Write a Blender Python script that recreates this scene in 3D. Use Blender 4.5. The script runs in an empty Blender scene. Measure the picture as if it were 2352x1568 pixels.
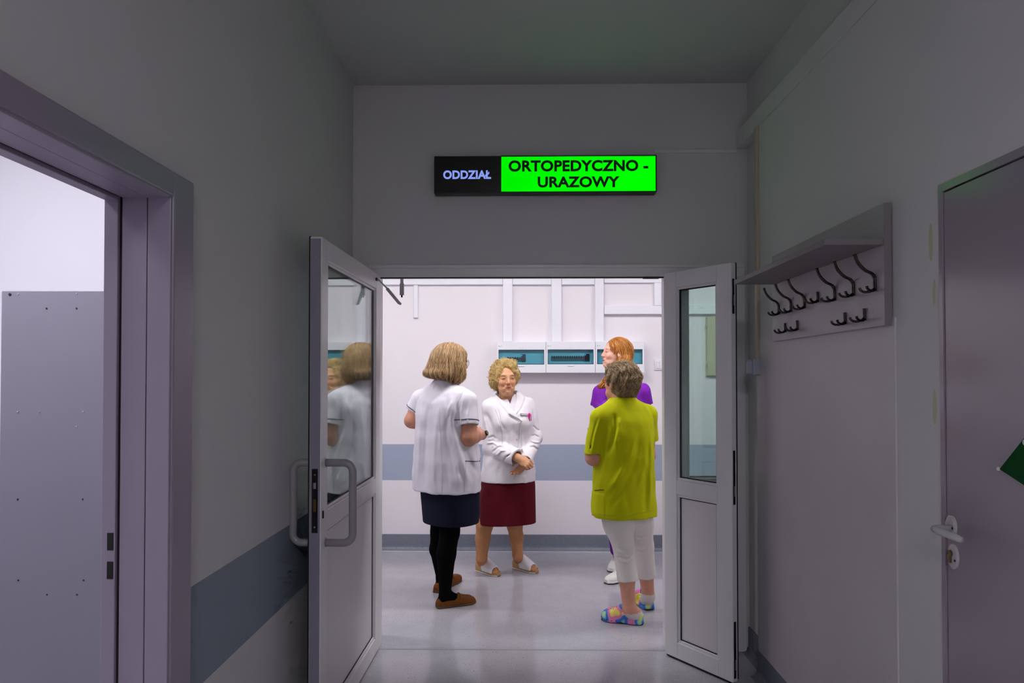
import bpy, bmesh, math, random
import numpy as np
from mathutils import Vector, Matrix

random.seed(7)
SC = bpy.context.scene
COL = SC.collection

# ------------------------------------------------------------------ camera
F_PX = 1568.0                       # focal length in pixels of the 2352 px wide frame (24 mm lens)
PITCH, YAW = math.radians(0.9), math.radians(0.84)
PPX, PPY = 1176.0, 843.0            # optical axis in the frame
CAM_H = 1.47
cam_d = bpy.data.cameras.new('camera')
cam_d.sensor_width = 36.0
cam_d.lens = 36.0 * F_PX / 2352.0
cam_d.shift_y = (PPY - 784.0) / 2352.0
cam_d.clip_start = 0.02
cam = bpy.data.objects.new('camera', cam_d)
COL.objects.link(cam)
cam.location = (0, 0, CAM_H)
cam.rotation_euler = (math.pi / 2 + PITCH, 0, YAW)
SC.camera = cam

# ------------------------------------------------------------------ world and exposure
world = bpy.data.worlds.new('world')
SC.world = world
world.use_nodes = True
world.node_tree.nodes['Background'].inputs[0].default_value = (0.05, 0.05, 0.06, 1)
world.node_tree.nodes['Background'].inputs[1].default_value = 0.2
SC.view_settings.view_transform = 'Standard'
SC.view_settings.look = 'None'
SC.view_settings.exposure = 0.0
SC.view_settings.gamma = 1.0
SC.view_settings.use_curve_mapping = False
SC.cycles.use_adaptive_sampling = True
SC.cycles.adaptive_threshold = 0.05
SC.cycles.adaptive_min_samples = 12
SC.cycles.max_bounces = 8
SC.cycles.diffuse_bounces = 5
SC.cycles.glossy_bounces = 3
SC.cycles.transparent_max_bounces = 16
SC.cycles.sample_clamp_indirect = 6.0
SC.cycles.caustics_reflective = False
SC.cycles.caustics_refractive = False

# strengths of the lamps, real and added (each lamp is built further down)
LAMP_CORRIDOR = 37.5
LAMP_WARD = 44.0
LAMP_FILL = 48.5  # added fill behind the camera
LIGHT_TINT = (1.0, 0.972, 0.992)

_F = np.array([-math.sin(YAW) * math.cos(PITCH), math.cos(YAW) * math.cos(PITCH), math.sin(PITCH)])
_R = np.array([math.cos(YAW), math.sin(YAW), 0.0])
_U = np.cross(_R, _F)

def W(px, py, Y):
    """the point of the place at distance Y that stands at a measured place of the photograph"""
    d = _F + (px - PPX) / F_PX * _R - (py - PPY) / F_PX * _U
    t = Y / d[1]
    return np.array([d[0] * t, Y, CAM_H + d[2] * t])

def G(px, py, z=0.0):
    d = _F + (px - PPX) / F_PX * _R - (py - PPY) / F_PX * _U
    t = (z - CAM_H) / d[2]
    return np.array([d[0] * t, d[1] * t, z])

def WX(px, py, X):
    d = _F + (px - PPX) / F_PX * _R - (py - PPY) / F_PX * _U
    t = X / d[0]
    return np.array([X, d[1] * t, CAM_H + d[2] * t])

# ------------------------------------------------------------------ materials
def srgb(r, g, b):
    def c(v):
        v /= 255.0
        return v / 12.92 if v <= 0.04045 else ((v + 0.055) / 1.055) ** 2.4
    return (c(r), c(g), c(b), 1.0)

MATS = {}
def mat(name, col, rough=0.5, metal=0.0, noise=0.0, nscale=20.0, bump=0.0, bscale=60.0, spec=0.5, stretch=(1, 1, 1), coat=0.0, sheen=0.0):
    if name in MATS:
        return MATS[name]
    m = bpy.data.materials.new(name)
    m.use_nodes = True
    nt = m.node_tree
    b = nt.nodes['Principled BSDF']
    b.inputs['Base Color'].default_value = col
    b.inputs['Roughness'].default_value = rough
    b.inputs['Metallic'].default_value = metal
    b.inputs['Specular IOR Level'].default_value = spec
    b.inputs['Coat Weight'].default_value = coat
    b.inputs['Sheen Weight'].default_value = sheen
    if noise or bump:
        tc = nt.nodes.new('ShaderNodeTexCoord')
        mp = nt.nodes.new('ShaderNodeMapping')
        mp.inputs['Scale'].default_value = stretch
        nt.links.new(tc.outputs['Object'], mp.inputs['Vector'])
    if noise:
        n = nt.nodes.new('ShaderNodeTexNoise')
        n.inputs['Scale'].default_value = nscale
        n.inputs['Detail'].default_value = 5
        nt.links.new(mp.outputs[0], n.inputs['Vector'])
        mx = nt.nodes.new('ShaderNodeMix')
        mx.data_type = 'RGBA'
        mx.inputs['A'].default_value = [c * (1 - noise) for c in col[:3]] + [1]
        mx.inputs['B'].default_value = [min(1, c * (1 + noise)) for c in col[:3]] + [1]
        nt.links.new(n.outputs['Fac'], mx.inputs['Factor'])
        nt.links.new(mx.outputs['Result'], b.inputs['Base Color'])
    if bump:
        n2 = nt.nodes.new('ShaderNodeTexNoise')
        n2.inputs['Scale'].default_value = bscale
        n2.inputs['Detail'].default_value = 4
        nt.links.new(mp.outputs[0], n2.inputs['Vector'])
        bp = nt.nodes.new('ShaderNodeBump')
        bp.inputs['Strength'].default_value = bump
        bp.inputs['Distance'].default_value = 0.004
        nt.links.new(n2.outputs['Fac'], bp.inputs['Height'])
        nt.links.new(bp.outputs[0], b.inputs['Normal'])
    MATS[name] = m
    return m

def emit(name, col, strength):
    if name in MATS:
        return MATS[name]
    m = bpy.data.materials.new(name)
    m.use_nodes = True
    nt = m.node_tree
    nt.nodes.remove(nt.nodes['Principled BSDF'])
    e = nt.nodes.new('ShaderNodeEmission')
    e.inputs[0].default_value = tuple(col[:3]) + (1,)
    e.inputs[1].default_value = strength
    nt.links.new(e.outputs[0], nt.nodes['Material Output'].inputs[0])
    MATS[name] = m
    return m

def glass_mat(name, tint, ior=1.5, rough=0.0):
    """clear sheet: see-through with Fresnel mirror reflection on both faces"""
    m = bpy.data.materials.new(name)
    m.use_nodes = True
    nt = m.node_tree
    nt.nodes.remove(nt.nodes['Principled BSDF'])
    tr = nt.nodes.new('ShaderNodeBsdfTransparent')
    tr.inputs[0].default_value = tint
    gl = nt.nodes.new('ShaderNodeBsdfGlossy')
    gl.inputs['Roughness'].default_value = rough
    gl.inputs['Color'].default_value = (1, 1, 1, 1)
    fr = nt.nodes.new('ShaderNodeFresnel')
    # the sheet does not bend the ray, so both faces use the outside index
    ge = nt.nodes.new('ShaderNodeNewGeometry')
    mi = nt.nodes.new('ShaderNodeMix'); mi.data_type = 'FLOAT'
    mi.inputs['A'].default_value = ior; mi.inputs['B'].default_value = 1.0 / ior
    nt.links.new(ge.outputs['Backfacing'], mi.inputs['Factor'])
    nt.links.new(mi.outputs['Result'], fr.inputs[0])
    mx = nt.nodes.new('ShaderNodeMixShader')
    nt.links.new(fr.outputs[0], mx.inputs[0])
    nt.links.new(tr.outputs[0], mx.inputs[1])
    nt.links.new(gl.outputs[0], mx.inputs[2])
    nt.links.new(mx.outputs[0], nt.nodes['Material Output'].inputs[0])
    MATS[name] = m
    return m

def band_wall(name, col, band, z0, z1, rough=0.6, bandrough=0.45, mottled=0.03):
    """painted plaster with a painted grey-blue stripe between two heights"""
    m = bpy.data.materials.new(name)
    m.use_nodes = True
    nt = m.node_tree
    b = nt.nodes['Principled BSDF']
    b.inputs['Roughness'].default_value = rough
    b.inputs['Specular IOR Level'].default_value = 0.35
    g = nt.nodes.new('ShaderNodeNewGeometry')
    sp = nt.nodes.new('ShaderNodeSeparateXYZ')
    nt.links.new(g.outputs['Position'], sp.inputs[0])
    a = nt.nodes.new('ShaderNodeMath'); a.operation = 'GREATER_THAN'; a.inputs[1].default_value = z0
    c = nt.nodes.new('ShaderNodeMath'); c.operation = 'LESS_THAN'; c.inputs[1].default_value = z1
    mu = nt.nodes.new('ShaderNodeMath'); mu.operation = 'MULTIPLY'
    nt.links.new(sp.outputs['Z'], a.inputs[0]); nt.links.new(sp.outputs['Z'], c.inputs[0])
    nt.links.new(a.outputs[0], mu.inputs[0]); nt.links.new(c.outputs[0], mu.inputs[1])
    n = nt.nodes.new('ShaderNodeTexNoise'); n.inputs['Scale'].default_value = 1.7; n.inputs['Detail'].default_value = 4
    nt.links.new(g.outputs['Position'], n.inputs['Vector'])
    w = nt.nodes.new('ShaderNodeMix'); w.data_type = 'RGBA'
    w.inputs['A'].default_value = [v * (1 - mottled) for v in col[:3]] + [1]
    w.inputs['B'].default_value = [min(1, v * (1 + mottled)) for v in col[:3]] + [1]
    nt.links.new(n.outputs['Fac'], w.inputs['Factor'])
    mx = nt.nodes.new('ShaderNodeMix'); mx.data_type = 'RGBA'
    nt.links.new(mu.outputs[0], mx.inputs['Factor'])
    nt.links.new(w.outputs['Result'], mx.inputs['A'])
    mx.inputs['B'].default_value = band
    nt.links.new(mx.outputs['Result'], b.inputs['Base Color'])
    n2 = nt.nodes.new('ShaderNodeTexNoise'); n2.inputs['Scale'].default_value = 140; n2.inputs['Detail'].default_value = 3
    nt.links.new(g.outputs['Position'], n2.inputs['Vector'])
    bp = nt.nodes.new('ShaderNodeBump'); bp.inputs['Strength'].default_value = 0.08; bp.inputs['Distance'].default_value = 0.003
    nt.links.new(n2.outputs['Fac'], bp.inputs['Height']); nt.links.new(bp.outputs[0], b.inputs['Normal'])
    MATS[name] = m
    return m

def floor_mat(name, base, dark, light, rough=0.22):
    """speckled sheet vinyl"""
    m = bpy.data.materials.new(name)
    m.use_nodes = True
    nt = m.node_tree
    b = nt.nodes['Principled BSDF']
    g = nt.nodes.new('ShaderNodeNewGeometry')
    big = nt.nodes.new('ShaderNodeTexNoise'); big.inputs['Scale'].default_value = 9; big.inputs['Detail'].default_value = 6
    nt.links.new(g.outputs['Position'], big.inputs['Vector'])
    r0 = nt.nodes.new('ShaderNodeMix'); r0.data_type = 'RGBA'
    r0.inputs['A'].default_value = [v * 0.9 for v in base[:3]] + [1]
    r0.inputs['B'].default_value = [v * 1.1 for v in base[:3]] + [1]
    nt.links.new(big.outputs['Fac'], r0.inputs['Factor'])
    prev = r0.outputs['Result']
    for sc_, lo, hi, col, loc in ((170, 0.64, 0.70, dark, (0, 0, 0)), (120, 0.62, 0.70, light, (3, 5, 1)), (105, 0.66, 0.72, dark, (7, 2, 4))):
        mp = nt.nodes.new('ShaderNodeMapping'); mp.inputs['Location'].default_value = loc; mp.inputs['Scale'].default_value = (1, 0.75, 1)
        nt.links.new(g.outputs['Position'], mp.inputs['Vector'])
        n = nt.nodes.new('ShaderNodeTexNoise'); n.inputs['Scale'].default_value = sc_; n.inputs['Detail'].default_value = 2
        nt.links.new(mp.outputs[0], n.inputs['Vector'])
        rp = nt.nodes.new('ShaderNodeMapRange'); rp.inputs['From Min'].default_value = lo; rp.inputs['From Max'].default_value = hi
        nt.links.new(n.outputs['Fac'], rp.inputs['Value'])
        mx = nt.nodes.new('ShaderNodeMix'); mx.data_type = 'RGBA'
        nt.links.new(rp.outputs[0], mx.inputs['Factor']); nt.links.new(prev, mx.inputs['A']); mx.inputs['B'].default_value = col
        prev = mx.outputs['Result']
    nt.links.new(prev, b.inputs['Base Color'])
    rn = nt.nodes.new('ShaderNodeMapRange'); rn.inputs['To Min'].default_value = rough * 0.8; rn.inputs['To Max'].default_value = rough * 1.3
    nt.links.new(big.outputs['Fac'], rn.inputs['Value']); nt.links.new(rn.outputs[0], b.inputs['Roughness'])
    n3 = nt.nodes.new('ShaderNodeTexNoise'); n3.inputs['Scale'].default_value = 14; n3.inputs['Detail'].default_value = 3
    nt.links.new(g.outputs['Position'], n3.inputs['Vector'])
    bp = nt.nodes.new('ShaderNodeBump'); bp.inputs['Strength'].default_value = 0.06; bp.inputs['Distance'].default_value = 0.004
    nt.links.new(n3.outputs['Fac'], bp.inputs['Height']); nt.links.new(bp.outputs[0], b.inputs['Normal'])
    MATS[name] = m
    return m

# ------------------------------------------------------------------ mesh helpers
def link(name, me, material=None, parent=None, smooth=False):
    o = bpy.data.objects.new(name, me)
    COL.objects.link(o)
    if material is not None:
        if len(me.materials) == 0:
            me.materials.append(material)
    if parent is not None:
        o.parent = parent
    if smooth:
        me.polygons.foreach_set('use_smooth', [True] * len(me.polygons))
    return o

def tag(o, label=None, cat=None, group=None, kind=None):
    if label: o['label'] = label
    if cat: o['category'] = cat
    if group: o['group'] = group
    if kind: o['kind'] = kind
    return o

def empty(name, loc=(0, 0, 0), rz=0.0):
    o = bpy.data.objects.new(name, None)
    COL.objects.link(o)
    o.location = loc
    o.rotation_euler = (0, 0, rz)
    o.empty_display_size = 0.1
    return o

def add_box(bm, lo, hi, bevel=0.0, seg=2):
    lo = Vector([min(a, b) for a, b in zip(lo, hi)]); hi2 = Vector([max(a, b) for a, b in zip(lo, hi)])
    lo, hi = lo, hi2
    vs = [bm.verts.new((x, y, z)) for z in (lo.z, hi.z) for y in (lo.y, hi.y) for x in (lo.x, hi.x)]
    idx = [(0, 2, 3, 1), (4, 5, 7, 6), (0, 1, 5, 4), (2, 6, 7, 3), (0, 4, 6, 2), (1, 3, 7, 5)]
    fs = [bm.faces.new([vs[i] for i in f]) for f in idx]
    if bevel > 0:
        es = list({e for f in fs for e in f.edges})
        bmesh.ops.bevel(bm, geom=es, offset=bevel, segments=seg, affect='EDGES', profile=0.5)

def box(name, lo, hi, material, parent=None, bevel=0.0, seg=2):
    return boxes(name, [(lo, hi)], material, parent, bevel, seg)

def boxes(name, lst, material, parent=None, bevel=0.0, seg=2):
    bm = bmesh.new()
    for lo, hi in lst:
        add_box(bm, [min(a, b) for a, b in zip(lo, hi)], [max(a, b) for a, b in zip(lo, hi)], bevel, seg)
    me = bpy.data.meshes.new(name)
    bm.to_mesh(me); bm.free()
    return link(name, me, material, parent)

def tube_data(pts, rad, n=10, closed=False, flat=1.0, up=None):
    """verts and faces of a tube along a polyline; rad may be a list; flat squashes one axis of the section"""
    pts = [Vector(p) for p in pts]
    N = len(pts)
    rads = rad if isinstance(rad, (list, tuple, np.ndarray)) else [rad] * N
    V, Fc = [], []
    prev_n = None
    for i, p in enumerate(pts):
        if closed:
            t = pts[(i + 1) % N] - pts[i - 1]
        else:
            t = pts[min(i + 1, N - 1)] - pts[max(i - 1, 0)]
        t = t.normalized() if t.length > 1e-9 else Vector((0, 0, 1))
        if prev_n is None:
            ref = Vector(up) if up is not None else (Vector((0, 0, 1)) if abs(t.z) < 0.9 else Vector((1, 0, 0)))
            nn = (ref - t * ref.dot(t)).normalized()
        else:
            nn = (prev_n - t * prev_n.dot(t)).normalized()
        prev_n = nn
        bb = t.cross(nn)
        for k in range(n):
            a = 2 * math.pi * k / n
            V.append(p + nn * (math.cos(a) * rads[i]) + bb * (math.sin(a) * rads[i] * flat))
    M = N if closed else N - 1
    for i in range(M):
        for k in range(n):
            a = i * n + k; b = i * n + (k + 1) % n
            c = ((i + 1) % N) * n + (k + 1) % n; d = ((i + 1) % N) * n + k
            Fc.append((a, b, c, d))
    if not closed:
        Fc.append(tuple(reversed(range(n))))
        Fc.append(tuple((N - 1) * n + k for k in range(n)))
    return V, Fc

def mesh_from(name, V, Fc):
    me = bpy.data.meshes.new(name)
    me.from_pydata([tuple(v) for v in V], [], Fc)
    me.update()
    return me

def tube(name, pts, rad, material, parent=None, n=10, closed=False, flat=1.0, up=None):
    V, Fc = tube_data(pts, rad, n, closed, flat, up)
    return link(name, mesh_from(name, V, Fc), material, parent, smooth=True)

def tubes(name, lst, material, parent=None, n=8):
    V, Fc = [], []
    for pts, rad, closed in lst:
        v, f = tube_data(pts, rad, n, closed)
        o = len(V)
        V += v; Fc += [tuple(i + o for i in q) for q in f]
    return link(name, mesh_from(name, V, Fc), material, parent, smooth=True)

def arc(c, r, a0, a1, n, ax=(1, 0, 0), ay=(0, 0, 1)):
    c, ax, ay = Vector(c), Vector(ax), Vector(ay)
    return [c + ax * (r * math.cos(a0 + (a1 - a0) * i / n)) + ay * (r * math.sin(a0 + (a1 - a0) * i / n)) for i in range(n + 1)]

def spline(pts, n=8):
    """Catmull-Rom through points"""
    P = [Vector(p) for p in pts]
    out = []
    for i in range(len(P) - 1):
        p0 = P[max(i - 1, 0)]; p1 = P[i]; p2 = P[i + 1]; p3 = P[min(i + 2, len(P) - 1)]
        for k in range(n):
            t = k / n
            out.append(0.5 * ((2 * p1) + (p2 - p0) * t + (2 * p0 - 5 * p1 + 4 * p2 - p3) * t * t + (3 * p1 - p0 - 3 * p2 + p3) * t ** 3))
    out.append(P[-1])
    return out

def prism(name, poly, y0, y1, material, parent=None, axis='Y', bevel=0.0):
    """polygon in a plane (pairs) extruded along an axis; X-axis prisms take (y, z) pairs, Y-axis (x, z), Z-axis (x, y)"""
    bm = bmesh.new()
    def pt(a, b, t):
        return {'X': (t, a, b), 'Y': (a, t, b), 'Z': (a, b, t)}[axis]
    v0 = [bm.verts.new(pt(a, b, y0)) for a, b in poly]
    v1 = [bm.verts.new(pt(a, b, y1)) for a, b in poly]
    n = len(poly)
    bm.faces.new(v0); bm.faces.new(list(reversed(v1)))
    for i in range(n):
        bm.faces.new((v0[i], v1[i], v1[(i + 1) % n], v0[(i + 1) % n]))
    bmesh.ops.recalc_face_normals(bm, faces=bm.faces)
    if bevel:
        bmesh.ops.bevel(bm, geom=list(bm.edges), offset=bevel, segments=2, affect='EDGES', profile=0.5)
    me = bpy.data.meshes.new(name)
    bm.to_mesh(me); bm.free()
    return link(name, me, material, parent)

def disc(name, c, r, depth, normal, material, parent=None, n=20, ry=None, up=(0, 0, 1)):
    """short round (or oval) puck whose back sits at c, growing along normal"""
    c, nn = Vector(c), Vector(normal).normalized()
    u = Vector(up); u = (u - nn * u.dot(nn)).normalized(); s = u.cross(nn)
    ry = ry or r
    V, Fc = [], []
    for (dd, k) in ((0, 1.0), (depth * 0.7, 1.0), (depth, 0.86)):
        for i in range(n):
            a = 2 * math.pi * i / n
            V.append(c + nn * dd + s * (math.cos(a) * r * k) + u * (math.sin(a) * ry * k))
    for j in range(2):
        for i in range(n):
            Fc.append((j * n + i, j * n + (i + 1) % n, (j + 1) * n + (i + 1) % n, (j + 1) * n + i))
    Fc.append(tuple(reversed(range(n)))); Fc.append(tuple(2 * n + i for i in range(n)))
    return link(name, mesh_from(name, V, Fc), material, parent, smooth=False)

def text_mesh(name, body, size, material, parent, origin, ux, uz, depth=0.002, bold=0.0, align='CENTER', width=None, squeeze=None):
    """flat lettering as a thin solid; ux is the reading direction, uz the upward direction"""
    cu = bpy.data.curves.new(name, 'FONT')
    cu.body = body
    cu.size = size
    cu.align_x = align
    cu.align_y = 'CENTER'
    cu.extrude = depth / 2
    cu.offset = bold
    cu.space_character = 1.03
    cu.resolution_u = 4
    tmp = bpy.data.objects.new(name, cu)
    COL.objects.link(tmp)
    dg = bpy.context.evaluated_depsgraph_get()
    me = bpy.data.meshes.new_from_object(tmp.evaluated_get(dg))
    bpy.data.objects.remove(tmp)
    co = np.zeros(len(me.vertices) * 3); me.vertices.foreach_get('co', co); co = co.reshape(-1, 3)
    w = co[:, 0].max() - co[:, 0].min()
    k = width / w if width else 1.0
    h = co[:, 1].max() - co[:, 1].min()
    kz = squeeze / h if squeeze else 1.0
    cx = (co[:, 0].max() + co[:, 0].min()) / 2; cz = (co[:, 1].max() + co[:, 1].min()) / 2
    ux = np.array(ux, float); uz = np.array(uz, float); un = np.cross(ux, uz)
    out = np.array(origin) + np.outer((co[:, 0] - cx) * k, ux) + np.outer((co[:, 1] - cz) * kz, uz) + np.outer(co[:, 2], un)
    me.vertices.foreach_set('co', out.ravel())
    me.update()
    me.materials.clear()
    return link(name, me, material, parent)
# ------------------------------------------------------------------ the setting
XL, XR, XR2 = -0.927, 1.170, 1.226       # side walls of the vestibule (lining and bare wall on the right)
YB, YB2, YF = 3.717, 3.93, 5.85          # wall with the double door, its far face, far corridor wall
ZC, ZC2 = 3.077, 3.05
YN = -3.6                                # wall behind the camera
T = 0.14

M_wall = band_wall('paint_white_blue_band', srgb(205, 203, 205), srgb(132, 144, 158), 0.585, 0.885)
M_wall_far = band_wall('paint_corridor_blue_band', srgb(232, 227, 232), srgb(158, 168, 188), 0.594, 0.902)
M_plain = band_wall('paint_white_plain', srgb(212, 210, 212), srgb(212, 210, 212), 5, 6)
M_ceil = band_wall('paint_ceiling', srgb(196, 197, 197), srgb(196, 197, 197), 5, 6, rough=0.8)
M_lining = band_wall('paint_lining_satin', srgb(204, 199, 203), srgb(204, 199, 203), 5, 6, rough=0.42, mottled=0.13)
M_ward = band_wall('paint_ward', srgb(232, 229, 238), srgb(232, 229, 238), 5, 6)
M_floor = floor_mat('vinyl_speckled_grey', srgb(171, 169, 176), srgb(122, 123, 134), srgb(184, 184, 190), 0.12)
M_base = floor_mat('vinyl_skirting_blue_grey', srgb(116, 122, 136), srgb(80, 85, 98), srgb(140, 146, 158), 0.4)
M_white = mat('white_plastic', srgb(226, 225, 229), 0.38, noise=0.02, nscale=8)
M_pvc = mat('white_pvc_profile', srgb(226, 223, 227), 0.32, noise=0.02, nscale=5)
M_panel = mat('white_door_panel', srgb(222, 217, 222), 0.36, noise=0.03, nscale=3)
M_black = mat('black_rubber', srgb(12, 12, 13), 0.55, noise=0.05)
M_frame = mat('lilac_grey_steel_frame', srgb(146, 136, 155), 0.36, noise=0.03, nscale=6)
M_lockbk = mat('dark_steel_lock', srgb(48, 46, 48), 0.4, 0.8, noise=0.05)
M_steel = mat('brushed_steel', srgb(160, 160, 164), 0.32, 0.9, noise=0.06, nscale=40)
M_handle = mat('white_lacquered_tube', srgb(190, 187, 190), 0.2, noise=0.02)
M_bow = mat('light_grey_lacquered_tube', srgb(150, 146, 151), 0.22, noise=0.02)
M_stay = mat('light_zinc', srgb(190, 188, 192), 0.4, noise=0.05)
M_glass = glass_mat('window_glass', (0.90, 0.95, 0.93, 1))
M_doorgrey = mat('grey_painted_door', srgb(154, 142, 155), 0.17, noise=0.03, nscale=4, spec=0.6)

def struct(o):
    o['kind'] = 'structure'
    return o

# floors
struct(boxes('floor', [((XL - 0.02, YN, -0.1), (XR2 + 0.1, YB, 0))], M_floor))
struct(boxes('floor_corridor', [((-3.6, YB + 0.004, -0.1), (3.6, YF + 0.1, 0))], M_floor))
struct(boxes('floor_ward', [((-4.2, -1.6, -0.1), (XL - 0.02, 3.4, 0))], M_floor))
struct(boxes('trim_threshold', [((-0.773, YB - 0.004, 0), (0.77, YB + 0.010, 0.0012))], mat('threshold_seam', srgb(150, 150, 156), 0.4, noise=0.05)))

# ceilings
struct(boxes('ceiling', [((XL - T, YN, ZC), (XR2 + 0.1, YB2, ZC + 0.1))], M_ceil))
struct(boxes('ceiling_corridor', [((-3.6, YB2, ZC2), (3.6, YF + 0.1, ZC2 + 0.1))], M_ceil))
struct(boxes('ceiling_ward', [((-4.2, -1.6, 3.0), (XL - T, 3.4, 3.1))], M_ceil))

# left wall with the opening into the ward
DY0, DY1, DZ = 0.87, 1.757, 1.945
struct(boxes('wall_left', [((XL - T, YN, 0), (XL, DY0, ZC)), ((XL - T, DY1, 0), (XL, YB, ZC)), ((XL - T, DY0, DZ), (XL, DY1, ZC))], M_wall))
# wall with the double door
OX0, OX1, OZ = -0.839, 1.207, 2.089
struct(boxes('wall_back', [((-3.6, YB, 0), (OX0, YB2, ZC)), ((OX1, YB, 0), (3.6, YB2, ZC)), ((OX0, YB, OZ), (OX1, YB2, ZC))], M_plain))
# right wall, its thicker lining, the boxed beam and the satin panel
RY0, RY1, RZ = 1.02, 1.926, 2.010
struct(boxes('wall_right', [((XR2, YN, 0), (XR2 + 0.1, YB, ZC))], M_plain))
struct(boxes('wall_lining', [((XR, YN, 0), (XR2, RY0, 2.712)), ((XR, RY1, 0), (XR2, 3.41, 2.712)), ((XR, RY0, RZ), (XR2, RY1, 2.712))], M_plain))
M_stain = mat('yellowed_paint', srgb(196, 192, 166), 0.6, noise=0.08, nscale=40)
WL = bpy.data.objects['wall_lining']
for px_, py_, ry_, rz_ in ((2138, 556, 0.010, 0.055), (2146, 672, 0.007, 0.040), (2147, 935, 0.009, 0.050)):
    q_ = WX(px_, py_, XR)
    disc('paint_stain', (XR, q_[1], q_[2]), ry_, 0.0006, (-1, 0, 0), M_stain, WL, 18, ry=rz_)
struct(boxes('trim_beam', [((XR - 0.003, YN, 2.714), (XR2, YB, 2.806))], M_plain, bevel=0.003))
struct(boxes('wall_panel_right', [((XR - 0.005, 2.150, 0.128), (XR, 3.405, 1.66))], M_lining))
struct(boxes('wall_front', [((XL - T, YN - 0.1, 0), (XR2 + 0.1, YN, ZC))], M_plain))
# corridor and ward shells
struct(boxes('wall_far', [((-3.6, YF, 0), (3.6, YF + 0.1, ZC2))], M_wall_far))
struct(boxes('wall_corridor_west', [((-3.7, YB, 0), (-3.6, YF + 0.1, ZC2))], M_wall_far))
struct(boxes('wall_corridor_east', [((3.6, YB, 0), (3.7, YF + 0.1, ZC2))], M_wall_far))
struct(boxes('wall_ward_far', [((-4.2, 3.3, 0), (XL - T, 3.4, 3.0))], M_ward))
struct(boxes('wall_ward_west', [((-4.3, -1.6, 0), (-4.2, 3.4, 3.0))], M_ward))
struct(boxes('wall_ward_near', [((-4.2, -1.7, 0), (XL - T, -1.6, 3.0))], M_ward))

# skirtings, coved at the foot
def skirting(name, p0, p1, h=0.13, side=1):
    p0, p1 = Vector(p0), Vector(p1)
    d = (p1 - p0).normalized(); n = Vector((-d.y, d.x, 0)) * side
    prof = [(0, 0), (0.045, 0.0), (0.030, 0.004), (0.018, 0.012), (0.010, 0.026), (0.008, 0.04), (0.008, h - 0.002), (0.006, h), (0, h)]
    V, Fc = [], []
    for p in (p0, p1):
        for a, z in prof:
            q = p + n * a
            V.append((q.x, q.y, z))
    k = len(prof)
    for i in range(k - 1):
        Fc.append((i, i + 1, k + i + 1, k + i))
    Fc.append(tuple(range(k))); Fc.append(tuple(reversed(range(k, 2 * k))))
    me = mesh_from(name, V, Fc)
    bm = bmesh.new(); bm.from_mesh(me); bmesh.ops.recalc_face_normals(bm, faces=bm.faces); bm.to_mesh(me); bm.free()
    return struct(link(name, me, M_base))
skirting('baseboard_far', (-3.6, YF, 0), (3.6, YF, 0), 0.135, side=-1)
skirting('baseboard_right', (XR, RY1 + 0.03, 0), (XR, 3.41, 0), 0.13, side=1)
skirting('baseboard_recess', (XR2, 3.41, 0), (XR2, YB, 0), 0.13, side=1)
skirting('baseboard_left', (XL, DY1 + 0.13, 0), (XL, YB, 0), 0.13, side=-1)
struct(tube('trim_weld_seam', [(-3.6, YF - 0.047, 0.0), (3.6, YF - 0.047, 0.0)], 0.003, mat('vinyl_weld', srgb(205, 203, 210), 0.25, noise=0.05), n=8))

# ------------------------------------------------------------------ steel frame of the ward doorway
tf = struct(empty('trim_ward_frame', (XL, DY1, 0)))
def W2L(o, lo, hi):
    l = o.location
    return [a - b for a, b in zip(lo, l)], [a - b for a, b in zip(hi, l)]
def pbox(name, par, lo, hi, m, bevel=0.0):
    lo, hi = W2L(par, lo, hi)
    return box(name, lo, hi, m, par, bevel)
CF = XL + 0.022
pbox('jamb_casing', tf, (XL, DY1, 0), (CF, 1.867, 2.008), M_frame, 0.006)
pbox('jamb_casing', tf, (XL, 0.76, 0), (CF, DY0, 2.008), M_frame, 0.006)
pbox('head_casing', tf, (XL, DY0, DZ - 0.004), (CF, DY1, 2.008), M_frame, 0.006)
for (xa, xb, dy) in ((CF - 0.004, -0.969, 0.010), (-0.972, -1.037, 0.008), (-1.043, XL - T - 0.012, 0.016)):
    pbox('jamb_lining', tf, (xa, DY1 - dy, 0), (xb, DY1, DZ), M_frame, 0.002)
    pbox('jamb_lining', tf, (xa, DY0, 0), (xb, DY0 + dy, DZ), M_frame, 0.002)
    pbox('head_lining', tf, (xa, DY0 + dy, DZ - dy), (xb, DY1 - dy, DZ), M_frame, 0.002)
for xg, wd in ((-0.9705, 0.004), (-1.040, 0.007)):
    pbox('gasket', tf, (xg - wd / 2, DY1 - 0.006, 0), (xg + wd / 2, DY1 - 0.001, DZ), M_black)
    pbox('gasket', tf, (xg - wd / 2, DY0 + 0.01, DZ - 0.006), (xg + wd / 2, DY1 - 0.01, DZ - 0.001), M_black)
for za, zb in ((1.029, 1.073), (0.956, 1.000)):
    pbox('strike_slot', tf, (-1.047, DY1 - 0.0185, za), (-1.062, DY1 - 0.012, zb), M_black)

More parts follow.
